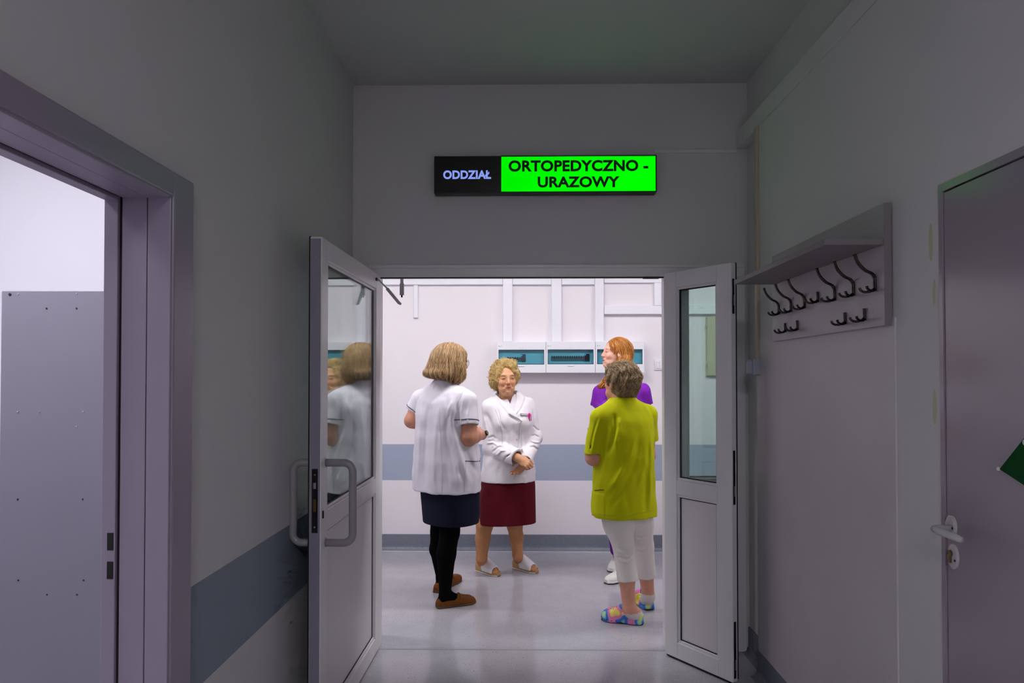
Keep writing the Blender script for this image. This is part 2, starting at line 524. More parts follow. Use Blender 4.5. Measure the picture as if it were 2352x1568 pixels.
# ------------------------------------------------------------------ frame of the double door with its sidelight
fr = struct(empty('trim_double_door_frame', (0, YB, 0)))
FY0, FY1 = YB - 0.012, YB + 0.07
HB = 2.020
MX0, MX1, GX1 = 0.772, 0.905, 1.085
pbox('header', fr, (OX0, FY0, HB), (OX1, FY1, OZ), M_pvc, 0.004)
pbox('header_lip', fr, (OX0 + 0.004, FY0 - 0.008, OZ - 0.022), (OX1 - 0.004, FY0, OZ - 0.004), M_pvc, 0.002)
pbox('jamb', fr, (OX0, FY0, 0), (-0.775, FY1, HB), M_pvc, 0.004)
pbox('mullion', fr, (MX0, FY0, 0), (MX1, FY1, HB), M_pvc, 0.004)
pbox('jamb', fr, (GX1, FY0, 0), (OX1, FY1, HB), M_pvc, 0.004)
pbox('sidelight_rail', fr, (MX1, FY0, 0.86), (GX1, FY1, 0.930), M_pvc, 0.003)
pbox('sidelight_rail', fr, (MX1, FY0, 0.0), (GX1, FY1, 0.09), M_pvc, 0.003)
pbox('sidelight_panel', fr, (MX1, FY0 + 0.03, 0.09), (GX1, FY0 + 0.05, 0.86), M_panel)
pbox('sidelight_pane', fr, (MX1, FY0 + 0.035, 0.930), (GX1, FY0 + 0.041, HB), M_glass)
pbox('gasket', fr, (-0.775, FY0 + 0.012, HB - 0.006), (MX0, FY0 + 0.026, HB), M_black)
pbox('gasket', fr, (MX1, FY0 + 0.028, 0.930), (GX1, FY0 + 0.048, 0.936), M_black)
pbox('gasket', fr, (MX1, FY0 + 0.028, 0.936), (MX1 + 0.005, FY0 + 0.048, HB), M_black)
pbox('keeper', fr, (0.66, FY0 + 0.004, HB - 0.010), (0.745, FY0 + 0.03, HB - 0.001), M_black)
# spring stay hanging from the header on the corridor side
st = tube('door_stay', [(0, 0, 0.05), (0, 0, 0.012), (0, 0, 0.008), (0, 0, -0.055)], [0.009, 0.009, 0.0125, 0.0125], M_stay, None, n=12)
p = W(923, 655, YB + 0.1)
st.location = (p[0], p[1], p[2])
tag(st, 'small round steel door catch hanging under the door header', 'door catch')
tube('tip', [(0, 0, -0.055), (0, 0, -0.068)], 0.005, M_lockbk, st, n=8)

# ------------------------------------------------------------------ door leaves
def leaf(name, hinge, free, side, tall=2.028, thick=0.047, label=''):
    """side=+1: the seen face looks to the left of hinge->free, the leaf lies behind it"""
    h, f = Vector(hinge), Vector(free)
    d = (f - h); wd = d.length
    o = struct(empty(name, (h.x, h.y, 0), math.atan2(d.y, d.x)))
    o['label'] = label
    s = side
    st_w, z0 = 0.085, 0.012
    gz0, gz1, pz0, pz1 = 0.937, 1.945, 0.095, 0.862
    def lb(n, x0, x1, ya, yb, za, zb, m, bv=0.0):
        # y measured from the seen face into the leaf
        return box(n, (x0, -s * ya, za), (x1, -s * yb, zb), m, o, bv)
    lb('stile', 0, st_w, 0, thick, z0, tall, M_pvc, 0.003)
    lb('stile', wd - st_w, wd, 0, thick, z0, tall, M_pvc, 0.003)
    lb('rail', st_w, wd - st_w, 0, thick, gz1, tall, M_pvc, 0.003)
    lb('rail', st_w, wd - st_w, 0, thick, pz1, gz0, M_pvc, 0.003)
    lb('rail', st_w, wd - st_w, 0, thick, z0, pz0, M_pvc, 0.003)
    # glazing beads and gaskets around both fields
    for za, zb in ((gz0, gz1), (pz0, pz1)):
        b, g = 0.013, 0.0055
        for xa, xb, zc, zd in ((st_w, wd - st_w, za, za + b), (st_w, wd - st_w, zb - b, zb), (st_w, st_w + b, za + b, zb - b), (wd - st_w - b, wd - st_w, za + b, zb - b)):
            lb('glazing_bead', xa, xb, 0.006, thick - 0.006, zc, zd, M_pvc, 0.002)
        xa, xb = st_w + b, wd - st_w - b
        for q in ((xa, xb, za + b, za + b + g), (xa, xb, zb - b - g, zb - b), (xa, xa + g, za + b + g, zb - b - g), (xb - g, xb, za + b + g, zb - b - g)):
            lb('gasket', q[0], q[1], 0.013, thick - 0.013, q[2], q[3], M_black)
    b = 0.0185
    lb('pane', st_w + b, wd - st_w - b, 0.014, 0.018, gz0 + b, gz1 - b, M_glass)
    lb('pane', st_w + b, wd - st_w - b, 0.026, 0.030, gz0 + b, gz1 - b, M_glass)
    lb('lower_panel', st_w + b - 0.002, wd - st_w - b + 0.002, 0.016, thick - 0.016, pz0 + b - 0.002, pz1 - b + 0.002, M_panel)
    # seals along the leaf edge
    lb('seal', wd - 0.012, wd + 0.002, thick - 0.001, thick + 0.004, z0 + 0.01, tall - 0.002, M_black)
    lb('seal', 0.01, wd, thick - 0.001, thick + 0.004, tall - 0.008, tall + 0.002, M_black)
    return o, wd, s, thick, tall

door1, w1, s1, t1, h1 = leaf('door_1', (-0.772, 3.695), (-0.789, 2.675), 1, label='wide white glazed door leaf standing open against the left wall')
# edge lock and keyhole of the wide leaf
def lb1(n, x0, x1, ya, yb, za, zb, m, bv=0.0):
    return box(n, (x0, -s1 * ya, za), (x1, -s1 * yb, zb), m, door1, bv)
lb1('edge_strip', w1 - 0.001, w1 + 0.0012, 0.004, t1 - 0.003, 0.02, 2.02, mat('grey_edge_profile', srgb(138, 133, 152), 0.45, noise=0.03), 0.0)
lb1('lock_plate', w1 - 0.001, w1 + 0.0025, 0.012, 0.036, 0.862, 1.113, M_lockbk, 0.001)
lb1('latch', w1, w1 + 0.010, 0.018, 0.030, 1.035, 1.06, M_steel, 0.003)
lb1('deadbolt', w1, w1 + 0.006, 0.019, 0.029, 0.945, 0.995, mat('brass', srgb(120, 100, 60), 0.35, 0.9, noise=0.05), 0.001)
for zz in (1.09, 0.885, 1.945):
    disc('screw', (w1 + 0.0015, -s1 * 0.024, zz), 0.004, 0.0012, (1, 0, 0), M_steel, door1, 10)
lb1('keyhole', w1 - 0.028, w1 - 0.018, -0.004, 0.001, 0.915, 0.945, M_lockbk, 0.001)
# bow pulls on both faces
def bow(y_face, out, zt=1.131, zb=0.812, x=None):
    x = w1 - 0.052 if x is None else x
    r = 0.036
    yo = y_face + out
    sg = 1 if out > 0 else -1
    pts = [(x, y_face, zt)]
    for i in range(7):
        a = math.pi / 2 * i / 6
        pts.append((x, yo - sg * r + sg * r * math.sin(a), zt - r + r * math.cos(a)))
    for i in range(7):
        a = math.pi / 2 * i / 6
        pts.append((x, yo - sg * r + sg * r * math.cos(a), zb + r - r * math.sin(a)))
    pts.append((x, y_face, zb))
    return tube('bow_handle', pts, 0.0155, M_bow, door1, n=14)
bow(0.0, 0.112)
bow(-t1, -0.082)
for zz in (1.131, 0.812):
    disc('rosette', (w1 - 0.052, 0, zz), 0.021, 0.004, (0, 1, 0), M_handle, door1, 18)
# stay arm near the top of the wide leaf
lb1('stay_bracket', 0.075, 0.105, -0.008, 0.002, 1.985, 2.0, M_lockbk, 0.001)
tube('stay_arm', [(0.09, 0.012, 1.992), (0.06, 0.045, 1.955), (0.02, 0.072, 1.925)], [0.004, 0.004, 0.004], M_stay, door1, n=8)
tube('stay_arm', [(0.05, 0.050, 1.948), (-0.03, 0.098, 1.880), (-0.036, 0.108, 1.874)], [0.0085, 0.0085, 0.006], M_stay, door1, n=10)

door2, w2, s2, t2, h2 = leaf('door_2', (0.757, 3.655), (1.0085, 3.302), -1, thick=0.036, label='narrow white glazed door leaf folded open on the right side')
for za, zb in ((1.78, 1.95), (0.86, 1.12), (0.03, 0.30)):
    box('bolt_plate', (w2 - 0.001, 0.008, za), (w2 + 0.003, 0.022, zb), M_lockbk, door2, 0.001)
    box('bolt', (w2 + 0.001, 0.012, za + 0.04), (w2 + 0.006, 0.018, za + 0.09), M_steel, door2, 0.001)
box('bottom_seal', (0.01, 0.004, 0.004), (w2 - 0.004, 0.02, 0.014), M_black, door2)

# ------------------------------------------------------------------ grey door in the right wall
d3 = struct(empty('door_3', (XR, RY1, 0)))
d3['label'] = 'dark grey painted door in the right wall'
pbox('door_casing', d3, (XR - 0.002, RY1 - 0.016, 0), (XR2, RY1, RZ), M_doorgrey, 0.0)
pbox('door_casing', d3, (XR - 0.002, RY0, 0), (XR2, RY0 + 0.016, RZ), M_doorgrey, 0.0)
pbox('door_casing', d3, (XR - 0.002, RY0 + 0.016, RZ - 0.022), (XR2, RY1 - 0.016, RZ), M_doorgrey, 0.0)
pbox('door_leaf', d3, (XR + 0.002, RY0 + 0.018, 0.008), (XR2 - 0.012, RY1 - 0.018, RZ - 0.025), M_doorgrey, 0.002)
ph = WX(2186, 1209, XR)
def rel(p, o):
    return tuple(a - b for a, b in zip(p, o.location))
ros = disc('rosette', rel((XR + 0.002, ph[1], ph[2]), d3), 0.0215, 0.009, (-1, 0, 0), M_handle, d3, 22, ry=0.031)
hx, hy, hz = rel((XR + 0.002, ph[1], ph[2] - 0.004), d3)
tube('lever_handle', [(hx, hy, hz), (hx - 0.040, hy, hz), (hx - 0.052, hy - 0.006, hz - 0.001), (hx - 0.056, hy - 0.03, hz - 0.001), (hx - 0.052, hy - 0.085, hz - 0.003), (hx - 0.050, hy - 0.115, hz - 0.005)], [0.009, 0.009, 0.010, 0.0105, 0.0105, 0.008], M_handle, d3, n=12)
pk = WX(2190, 1278, XR)
kr = disc('key_rosette', rel((XR + 0.002, pk[1], pk[2]), d3), 0.0225, 0.006, (-1, 0, 0), M_handle, d3, 22, ry=0.034)
kx, ky, kz = rel((XR - 0.004, pk[1] + 0.006, pk[2]), d3)
Mbrass = mat('brass', srgb(120, 100, 60), 0.35, 0.9)
disc('cylinder', (kx, ky, kz + 0.008), 0.0088, 0.004, (-1, 0, 0), Mbrass, kr, 16)
box('cylinder', (kx - 0.004, ky - 0.005, kz - 0.018), (kx, ky + 0.005, kz + 0.004), Mbrass, kr, 0.001)
disc('screw', (kx, ky - 0.018, kz - 0.008), 0.0035, 0.001, (-1, 0, 0), M_black, kr, 10)
disc('screw', (hx - 0.009, hy - 0.014, hz + 0.002), 0.0035, 0.001, (-1, 0, 0), M_black, ros, 10)

# green plate fixed aslant on the grey door, one corner in view
c0 = WX(2296, 1077, XR - 0.002); c1 = WX(2350, 1009, XR - 0.002); c2 = WX(2352, 1114, XR - 0.002)
e1 = np.array([c1[1] - c0[1], c1[2] - c0[2]]); e2 = np.array([c2[1] - c0[1], c2[2] - c0[2]])
e1 *= 0.12 / np.linalg.norm(e1); e2 *= 0.17 / np.linalg.norm(e2)
o2 = np.array([c0[1], c0[2]])
gs = prism('door_plate', [tuple(o2), tuple(o2 + e2), tuple(o2 + e1 + e2), tuple(o2 + e1)], XR - 0.003, XR + 0.002, mat('green_plate', srgb(0, 74, 28), 0.6, noise=0.04, spec=0.12), axis='X', bevel=0.0008)
tag(gs, 'green plate fixed aslant on the grey door', 'sign')
for i, (u, v, r) in enumerate(((0.9, 0.06, 0.007), (0.30, 0.86, 0.010))):
    q = o2 + e1 * u + e2 * v
    disc('white_mark', (XR - 0.003, q[0], q[1]), r, 0.0008, (-1, 0, 0), M_white, gs, 14)
disc('corner_screw', (XR - 0.001, o2[0] + 0.004, o2[1]), 0.005, 0.003, (-1, 0, 0), M_white, gs, 12)
# ------------------------------------------------------------------ lamps (their light belongs to them)
def ceiling_lamp(loc, sx, sy, strength, label, tint=LIGHT_TINT):
    o = empty('ceiling_lamp', loc)
    tag(o, label, 'lamp')
    h = 0.05
    boxes('housing', [((-sx / 2 - 0.02, -sy / 2 - 0.02, -0.012), (sx / 2 + 0.02, sy / 2 + 0.02, 0)),
                      ((-sx / 2 - 0.02, -sy / 2 - 0.02, -h), (-sx / 2, sy / 2 + 0.02, -0.012)), ((sx / 2, -sy / 2 - 0.02, -h), (sx / 2 + 0.02, sy / 2 + 0.02, -0.012)),
                      ((-sx / 2, -sy / 2 - 0.02, -h), (sx / 2, -sy / 2, -0.012)), ((-sx / 2, sy / 2, -h), (sx / 2, sy / 2 + 0.02, -0.012))], M_white, o)
    m = emit('lamp_diffuser_%g' % strength, tint, strength)
    box('diffuser', (-sx / 2, -sy / 2, -h + 0.004), (sx / 2, sy / 2, -h + 0.01), m, o)
    return o
ceiling_lamp((-0.15, 4.18, ZC2), 1.25, 0.20, LAMP_CORRIDOR, 'long ceiling lamp over the group of people in the corridor')
ceiling_lamp((-2.0, 4.18, ZC2), 1.25, 0.20, LAMP_CORRIDOR, 'long ceiling lamp further along the corridor to the left')
ceiling_lamp((1.8, 4.18, ZC2), 1.25, 0.20, LAMP_CORRIDOR, 'long ceiling lamp further along the corridor to the right')
ceiling_lamp((-2.15, 1.75, 3.0), 0.6, 0.6, LAMP_WARD, 'square ceiling lamp in the room behind the steel doorway', (0.955, 0.94, 1.0))
ceiling_lamp((-2.05, 0.1, 3.0), 0.6, 0.6, LAMP_WARD * 0.22, 'added unseen fill lamp nearer the camera in the room behind the steel doorway', (0.965, 0.945, 1.0))  # second lamp added out of view to spill light through the doorway
ceiling_lamp((0.1, -2.0, ZC), 0.6, 0.6, LAMP_FILL, 'added unseen fill lamp in the vestibule behind the camera', (0.99, 0.975, 1.0))  # fill lamp added out of view to brighten the vestibule

# ------------------------------------------------------------------ illuminated ward sign
a = W(997, 358, YB - 0.07); b = W(1508.5, 441, YB - 0.07)
SX0, SX1, SZ0, SZ1 = a[0], b[0], b[2], a[2]
SD = 0.07
sg = empty('illuminated_sign', ((SX0 + SX1) / 2, YB, SZ0))
tag(sg, 'illuminated black and green ward sign above the double door', 'sign')
M_sblack = mat('sign_black_acrylic', srgb(8, 13, 15), 0.3, noise=0.05)
def sgp(x, y, z):
    return (x - sg.location.x, y - YB, z - SZ0)
div = W(1151.5, 400, YB - SD)[0]
fx = 0.006
box('casing', sgp(SX0, YB - SD + 0.004, SZ0), sgp(SX1, YB, SZ1), M_sblack, sg, 0.002)
box('black_panel', sgp(SX0 + 0.002, YB - SD, SZ0 + 0.002), sgp(div, YB - SD + 0.004, SZ1 - 0.002), M_sblack, sg)
M_green = bpy.data.materials.new('sign_green_light')
M_green.use_nodes = True
nt = M_green.node_tree
nt.nodes.remove(nt.nodes['Principled BSDF'])
e = nt.nodes.new('ShaderNodeEmission')
e.inputs[0].default_value = (0.0, 1.0, 0.0, 1)
n = nt.nodes.new('ShaderNodeTexNoise'); n.inputs['Scale'].default_value = 3.2; n.inputs['Detail'].default_value = 1
mr = nt.nodes.new('ShaderNodeMapRange'); mr.inputs['To Min'].default_value = 0.76; mr.inputs['To Max'].default_value = 1.12
tc = nt.nodes.new('ShaderNodeTexCoord')
nt.links.new(tc.outputs['Object'], n.inputs['Vector'])
nt.links.new(n.outputs['Fac'], mr.inputs['Value'])
nt.links.new(mr.outputs[0], e.inputs[1])
nt.links.new(e.outputs[0], nt.nodes['Material Output'].inputs[0])
box('green_panel', sgp(div, YB - SD, SZ0 + fx), sgp(SX1 - fx, YB - SD + 0.0045, SZ1 - fx), M_green, sg)
boxes('panel_frame', [(sgp(div, YB - SD - 0.001, SZ0), sgp(SX1, YB - SD + 0.006, SZ0 + fx)), (sgp(div, YB - SD - 0.001, SZ1 - fx), sgp(SX1, YB - SD + 0.006, SZ1)), (sgp(SX1 - fx, YB - SD - 0.001, SZ0 + fx), sgp(SX1, YB - SD + 0.006, SZ1 - fx))], M_sblack, sg)
def letters(body, x0, x1, y0, y1, m, bold, nm):
    A = W(x0, y0, YB - SD); B = W(x1, y1, YB - SD)
    text_mesh(nm, body, 0.1, m, sg, sgp((A[0] + B[0]) / 2, YB - SD - 0.0012, (A[2] + B[2]) / 2), (1, 0, 0), (0, 0, 1), 0.002, bold, width=abs(B[0] - A[0]), squeeze=abs(A[2] - B[2]))
M_sletter = mat('sign_dark_letter', srgb(6, 24, 10), 0.4, noise=0.03)
letters('ODDZIAŁ', 1018, 1128, 391.5, 411, emit('sign_lilac_letter', srgb(140, 160, 245), 0.95), 0.0035, 'lettering')
letters('ORTOPEDYCZNO -', 1168, 1489, 368.5, 393, M_sletter, 0.0034, 'lettering')
letters('URAZOWY', 1235, 1423, 405.5, 430, M_sletter, 0.0034, 'lettering')

MATS['sign_lilac_letter'].cycles.emission_sampling = 'NONE'
# ------------------------------------------------------------------ cable trunking in the vestibule
tr = box('cable_trunking', (SX1, YB - 0.012, 2.694), (XR - 0.003, YB, 2.712), M_white, None, 0.002)
tag(tr, 'thin white cable trunking running from the illuminated sign to the beam', 'trunking', 'cable trunking')
M_beige = mat('beige_trunking', srgb(186, 176, 150), 0.5, noise=0.04)
tz = W(1735, 826, 3.39)[2]
tr = box('cable_trunking', (XR - 0.015, 3.372, tz), (XR, 3.398, 2.712), M_beige, None, 0.002)
tag(tr, 'beige vertical cable trunking above the grey junction box', 'trunking', 'cable trunking')
pb = W(1727, 861, 3.40)
jb = empty('junction_box', (XR, 3.385, pb[2]))
tag(jb, 'small grey socket box with flap on the right wall edge', 'socket')
M_jb = mat('grey_plastic', srgb(156, 162, 178), 0.4, noise=0.03)
box('body', (-0.040, -0.030, 0), (0, 0.030, 0.078), M_jb, jb, 0.006, 3)
box('flap', (-0.058, -0.026, 0.006), (-0.036, 0.026, 0.070), M_jb, jb, 0.006, 3)
box('hinge', (-0.052, -0.020, 0.066), (-0.036, 0.020, 0.076), M_jb, jb, 0.003)

# ------------------------------------------------------------------ coat rack
BX = 1.142                       # front of the board
q0 = WX(2030, 465, BX); q1 = WX(1779, 586, BX)
RYa, RYb, RZa, RZb = q0[1], 3.13, WX(2030, 747, BX)[2] - 0.0, q0[2]
rk = empty('coat_rack', (XR, (RYa + RYb) / 2, RZa))
tag(rk, 'grey wall coat rack with hat shelf and dark metal hooks', 'coat rack')
M_rack = mat('rack_grey_laminate', srgb(172, 165, 172), 0.4, noise=0.02, nscale=6)
M_edge = mat('rack_edge', srgb(128, 122, 126), 0.45, noise=0.03)
def rkp(x, y, z):
    return (x - XR, y - rk.location.y, z - RZa)
box('back_board', rkp(BX, RYa, RZa), rkp(XR - 0.006, RYb, RZb), M_rack, rk, 0.001)
box('edge_band', rkp(BX - 0.0006, RYa - 0.0008, RZa), rkp(XR - 0.006, RYa, RZb), M_edge, rk)
sh0 = W(1894, 559, RYa + 0.004)
sxf = sh0[0]
shz = WX(2029, 559, BX)[2] - 0.004
box('hat_shelf', rkp(sxf, RYa + 0.004, shz), rkp(BX, RYb - 0.04, shz + 0.020), M_edge, rk, 0.001)
M_hook = mat('hook_dark_chrome', srgb(74, 67, 62), 0.18, 1.0, noise=0.15, nscale=60)
def sweep(parts):
    V, Fc = [], []
    for pts, rad, flat in parts:
        v, f = tube_data(spline(pts, 5), None or [rad] * (5 * (len(pts) - 1) + 1), 8, False, flat, up=(0, 1, 0))
        o = len(V); V += v; Fc += [tuple(i + o for i in q) for q in f]
    return V, Fc
prongs = []
for s in (-1, 1):
    prongs.append(([(-0.004, 0, 0.008), (-0.012, s * 0.010, 0.000), (-0.028, s * 0.019, -0.001), (-0.038, s * 0.022, 0.005), (-0.041, s * 0.023, 0.013)], 0.0044, 1.0))
plate = ([(-0.003, 0, 0.0), (-0.004, 0, 0.02), (-0.004, 0, 0.036), (-0.006, 0, 0.050)], 0.0075, 0.6)
arm = ([(-0.005, 0, 0.044), (-0.013, 0, 0.056), (-0.036, 0, 0.068), (-0.058, 0, 0.092), (-0.068, 0, 0.118)], 0.0088, 0.55)
Vb, Fb = sweep(prongs + [plate, arm]); me_big = mesh_from('coat_hook', Vb, Fb)
Vs, Fs = sweep(prongs + [([(-0.003, 0, 0.0), (-0.004, 0, 0.018), (-0.005, 0, 0.040)], 0.0072, 0.6)]); me_small = mesh_from('coat_hook', Vs, Fs)
for me in (me_big, me_small):
    me.materials.append(M_hook)
    me.polygons.foreach_set('use_smooth', [True] * len(me.polygons))
for px, py in ((1790, 722), (1818, 716), (1849, 708), (1919, 690), (1962, 679), (2012, 668)):
    p = WX(px, py, BX); o = link('coat_hook', me_big, None, rk); o.location = rkp(*p)
for px, py in ((1880, 694), (1805, 763), (1833, 758), (1943, 744), (1988, 736)):
    p = WX(px, py, BX); o = link('coat_hook', me_small, None, rk); o.location = rkp(*p)

# ------------------------------------------------------------------ metal cabinet in the ward room
MY = 2.40
a = W(3, 667, MY)
cb = empty('metal_cabinet', (a[0] + 0.4, MY + 0.2, 0))
tag(cb, 'tall lilac grey metal cabinet with rivets behind the steel doorway', 'cabinet')
M_cab = mat('lilac_grey_sheet_metal', srgb(136, 132, 146), 0.42, noise=0.04, nscale=3, metal=0.15)
box('body', (a[0] - cb.location.x, 0.012 - 0.2, 0.0), (a[0] + 0.78 - cb.location.x, 0.22, a[2]), M_cab, cb, 0.003)
box('side_panel', (a[0] - cb.location.x + 0.001, -0.2, 0.005), (a[0] + 0.78 - cb.location.x - 0.001, -0.188, a[2] - 0.001), M_cab, cb, 0.002)
M_rivet = mat('rivet_metal', srgb(205, 200, 210), 0.3, 0.6, noise=0.05)
M_hole = mat('screw_dark', srgb(28, 22, 34), 0.5, noise=0.05)
for px, py, m, r in ((23, 676, M_hole, 0.0052), (42, 675, M_rivet, 0.003), (176, 674, M_rivet, 0.003), (107, 708, M_hole, 0.003), (176, 708, M_hole, 0.003),
                     (41, 945, M_rivet, 0.003), (91, 945, M_rivet, 0.002), (191, 945, M_rivet, 0.003), (176, 979, M_rivet, 0.003),
                     (41, 1146, M_hole, 0.003), (190, 1146, M_hole, 0.003), (42, 1332, M_hole, 0.003), (192, 1332, M_hole, 0.003), (108, 1365, M_hole, 0.003), (177, 1365, M_hole, 0.003)):
    p = W(px, py, MY)
    disc('rivet', (p[0] - cb.location.x, -0.2, p[2]), r, 0.002, (0, -1, 0), m, cb, 10)

# ------------------------------------------------------------------ corridor wall: distribution boxes
M_teal = glass_mat('teal_smoked_window', srgb(196, 230, 236), 1.45, 0.02)
M_boxw = mat('box_white_plastic', srgb(232, 233, 240), 0.3, noise=0.015)
M_inner = mat('box_inside', srgb(226, 232, 236), 0.6, noise=0.03)
M_modul = mat('breaker_grey', srgb(96, 104, 110), 0.5, noise=0.04)
M_dark = mat('breaker_black', srgb(22, 26, 38), 0.4, noise=0.04)
M_led = emit('led_blue', (0.10, 0.16, 1.0), 3.0)
M_led.cycles.emission_sampling = 'NONE'
BD = 0.10
def dist_box(x0, x1, y0, y1, gy0, gy1, mods, label):
    A = W(x0, y0, YF - BD); B = W(x1, y1, YF - BD)
    X0, X1, Z0, Z1 = A[0], B[0], B[2], A[2]
    o = empty('distribution_box', ((X0 + X1) / 2, YF, Z0))
    tag(o, label, 'fuse box', 'distribution boxes on the corridor wall')
    w, h = (X1 - X0) / 2 - 0.001, Z1 - Z0
    g0 = W(x0, gy1, YF - BD)[2] - Z0; g1 = W(x0, gy0, YF - BD)[2] - Z0
    e = 0.014
    boxes('case', [((-w, -BD, 0), (w, 0, g0)), ((-w, -BD, g1), (w, 0, h)), ((-w, -BD, g0), (-w + e, 0, g1)), ((w - e, -BD, g0), (w, 0, g1)), ((-w + e, -0.03, g0), (w - e, 0, g1))], M_boxw, o, 0.0015, 1)
    box('inner_panel', (-w + e, -0.070, g0), (w - e, -0.03, g1), M_inner, o)
    wd = box('window', (-w + e, -BD + 0.004, g0), (w - e, -BD + 0.008, g1), M_teal, o)
    boxes('window_rim', [((-w + e, -BD + 0.002, g0), (w - e, -BD + 0.009, g0 + 0.006)), ((-w + e, -BD + 0.002, g1 - 0.006), (w - e, -BD + 0.009, g1)),
                         ((-w + e, -BD + 0.002, g0), (-w + e + 0.004, -BD + 0.009, g1)), ((w - e - 0.004, -BD + 0.002, g0), (w - e, -BD + 0.009, g1))], mat('teal_rim', srgb(24, 62, 78), 0.3, noise=0.03), wd)
    box('grip', (-0.028, -BD - 0.006, g0 - 0.016), (0.028, -BD, g0 - 0.008), M_boxw, o, 0.002)
    box('maker_mark', (-w + 0.012, -BD - 0.0006, h - 0.040), (-w + 0.020, -BD, h - 0.032), mat('mark_green', srgb(120, 185, 150), 0.5, noise=0.03), o)
    box('maker_mark', (-w + 0.023, -BD - 0.0006, h - 0.039), (-w + 0.044, -BD, h - 0.034), mat('mark_grey', srgb(196, 198, 208), 0.5, noise=0.03), o)
    for dx in (-0.012, 0.008):
        box('imprint', (dx, -BD - 0.0006, h - 0.052), (dx + 0.011, -BD, h - 0.049), mat('mark_grey', srgb(196, 198, 208), 0.5), o)
    for fx0, fx1, gz, hh, m in mods:
        xa, xb = -w + 2 * w * fx0, -w + 2 * w * fx1
        gm = g0 + (g1 - g0) * gz
        hz = (g1 - g0) * hh
        br = box('breaker', (xa, -0.080, gm - hz / 2), (xb, -0.070, gm + hz / 2), m, o, 0.002)
        if m is M_modul:
            nn = max(3, int((xb - xa) / 0.018))
            for i in range(nn):
                xx = xa + (xb - xa) * (i + 0.5) / nn
                box('toggle', (xx - 0.005, -0.086, gm), (xx + 0.005, -0.080, gm + hz * 0.62), M_dark, br, 0.001)
        else:
            disc('indicator', (xa + 0.006, -0.0805, gm + hz * 0.36), 0.0045, 0.002, (0, -1, 0), M_led, br, 10)
    return o
dist_box(1141, 1254, 785, 856, 803, 837, [(0.20, 0.50, 0.36, 0.26, M_modul), (0.50, 0.59, 0.45, 0.5, M_dark)], 'white fuse box with teal window above the curly-haired woman, leftmost of three')
dist_box(1254, 1367.5, 784.5, 856, 802.5, 836.5, [(0.10, 0.79, 0.40, 0.28, M_modul), (0.79, 0.89, 0.47, 0.5, M_dark)], 'white fuse box with teal window and long breaker row, middle of three')
dist_box(1367.5, 1480, 784, 856, 802, 836, [(0.55, 0.63, 0.5, 0.6, M_dark)], 'white fuse box partly hidden by the red-haired woman, rightmost of three')

# ------------------------------------------------------------------ corridor wall: cable trunking, switch, cabinet
def trunk(x0, y0, x1, y1, d, label):
    A = W(x0, y0, YF - d); B = W(x1, y1, YF - d)
    o = empty('cable_trunking', ((A[0] + B[0]) / 2, YF, B[2]))
    tag(o, label, 'trunking', 'cable trunking')
    w, h = (B[0] - A[0]) / 2, A[2] - B[2]
    box('duct', (-w, -d * 0.7, 0), (w, 0, h), M_boxw, o)
    box('cover', (-w + 0.001, -d, 0.001), (w - 0.001, -d * 0.7 + 0.001, h - 0.001), M_boxw, o, 0.004)
    return o
trunk(1155, 560, 1177, 785, 0.045, 'wide white vertical cable trunking above the leftmost fuse box')
trunk(1267, 560, 1290, 785, 0.045, 'wide white vertical cable trunking above the middle fuse box')
trunk(1366.5, 560, 1387.5, 785, 0.045, 'wide white vertical cable trunking above the rightmost fuse box')
trunk(560, 629, 1155, 653.5, 0.030, 'long white horizontal cable trunking high on the corridor wall at left')
trunk(1177, 629, 1267, 653.5, 0.030, 'short white cable trunking between left and middle uprights')
trunk(1290, 629, 1366.5, 653.5, 0.030, 'short white cable trunking between middle and right uprights')
trunk(949.5, 654, 959.5, 730, 0.022, 'narrow white cable trunking stub above the blonde bobbed woman')
trunk(1387.5, 640, 1700, 649, 0.025, 'thin white horizontal cable trunking at the top right of the corridor wall')
trunk(1387.5, 701.5, 1760, 721, 0.040, 'wide white horizontal cable trunking right of the fuse box uprights')
trunk(1503, 649, 1519.5, 701.5, 0.035, 'short upright white cable trunking joining the two right horizontal runs')
A = W(1503.5, 825, YF - 0.01); B = W(1526, 850, YF - 0.01)
sw = empty('light_switch', ((A[0] + B[0]) / 2, YF, B[2]))
tag(sw, 'white double light switch on the corridor wall beside the fuse boxes', 'switch')
w, h = (B[0] - A[0]) / 2, A[2] - B[2]
box('plate', (-w, -0.010, 0), (w, 0, h), M_white, sw, 0.003)
for s in (-1, 1):
    box('rocker', (min(s * 0.002, s * (w - 0.014)), -0.015, 0.014), (max(s * 0.002, s * (w - 0.014)), -0.010, h - 0.014), M_boxw, sw, 0.0015)
A = W(1623, 727, YF - 0.03); B = W(1712, 864, YF - 0.03)
hc = empty('hatch_cabinet', ((A[0] + B[0]) / 2, YF, B[2]))
tag(hc, 'beige hinged wall cabinet seen through the narrow door leaf glass', 'cabinet')
w, h = (B[0] - A[0]) / 2, A[2] - B[2]
M_hatch = mat('beige_cabinet_paint', srgb(190, 186, 162), 0.5, noise=0.04)
box('frame', (-w, -0.02, 0), (w, 0, h), M_hatch, hc, 0.002)
box('door', (-w + 0.006, -0.03, 0.006), (w - 0.006, -0.02, h - 0.006), M_hatch, hc, 0.002)
for zz in (0.08, h - 0.1):
    tube('hinge', [(-w, -0.028, zz), (-w, -0.028, zz + 0.05)], 0.006, M_hatch, hc, n=8)
# ------------------------------------------------------------------ figure modelling: distance fields meshed by surface nets
def vec(*a):
    return np.array(a, dtype=np.float64)

def unit(v):
    v = np.asarray(v, float)
    return v / np.linalg.norm(v)

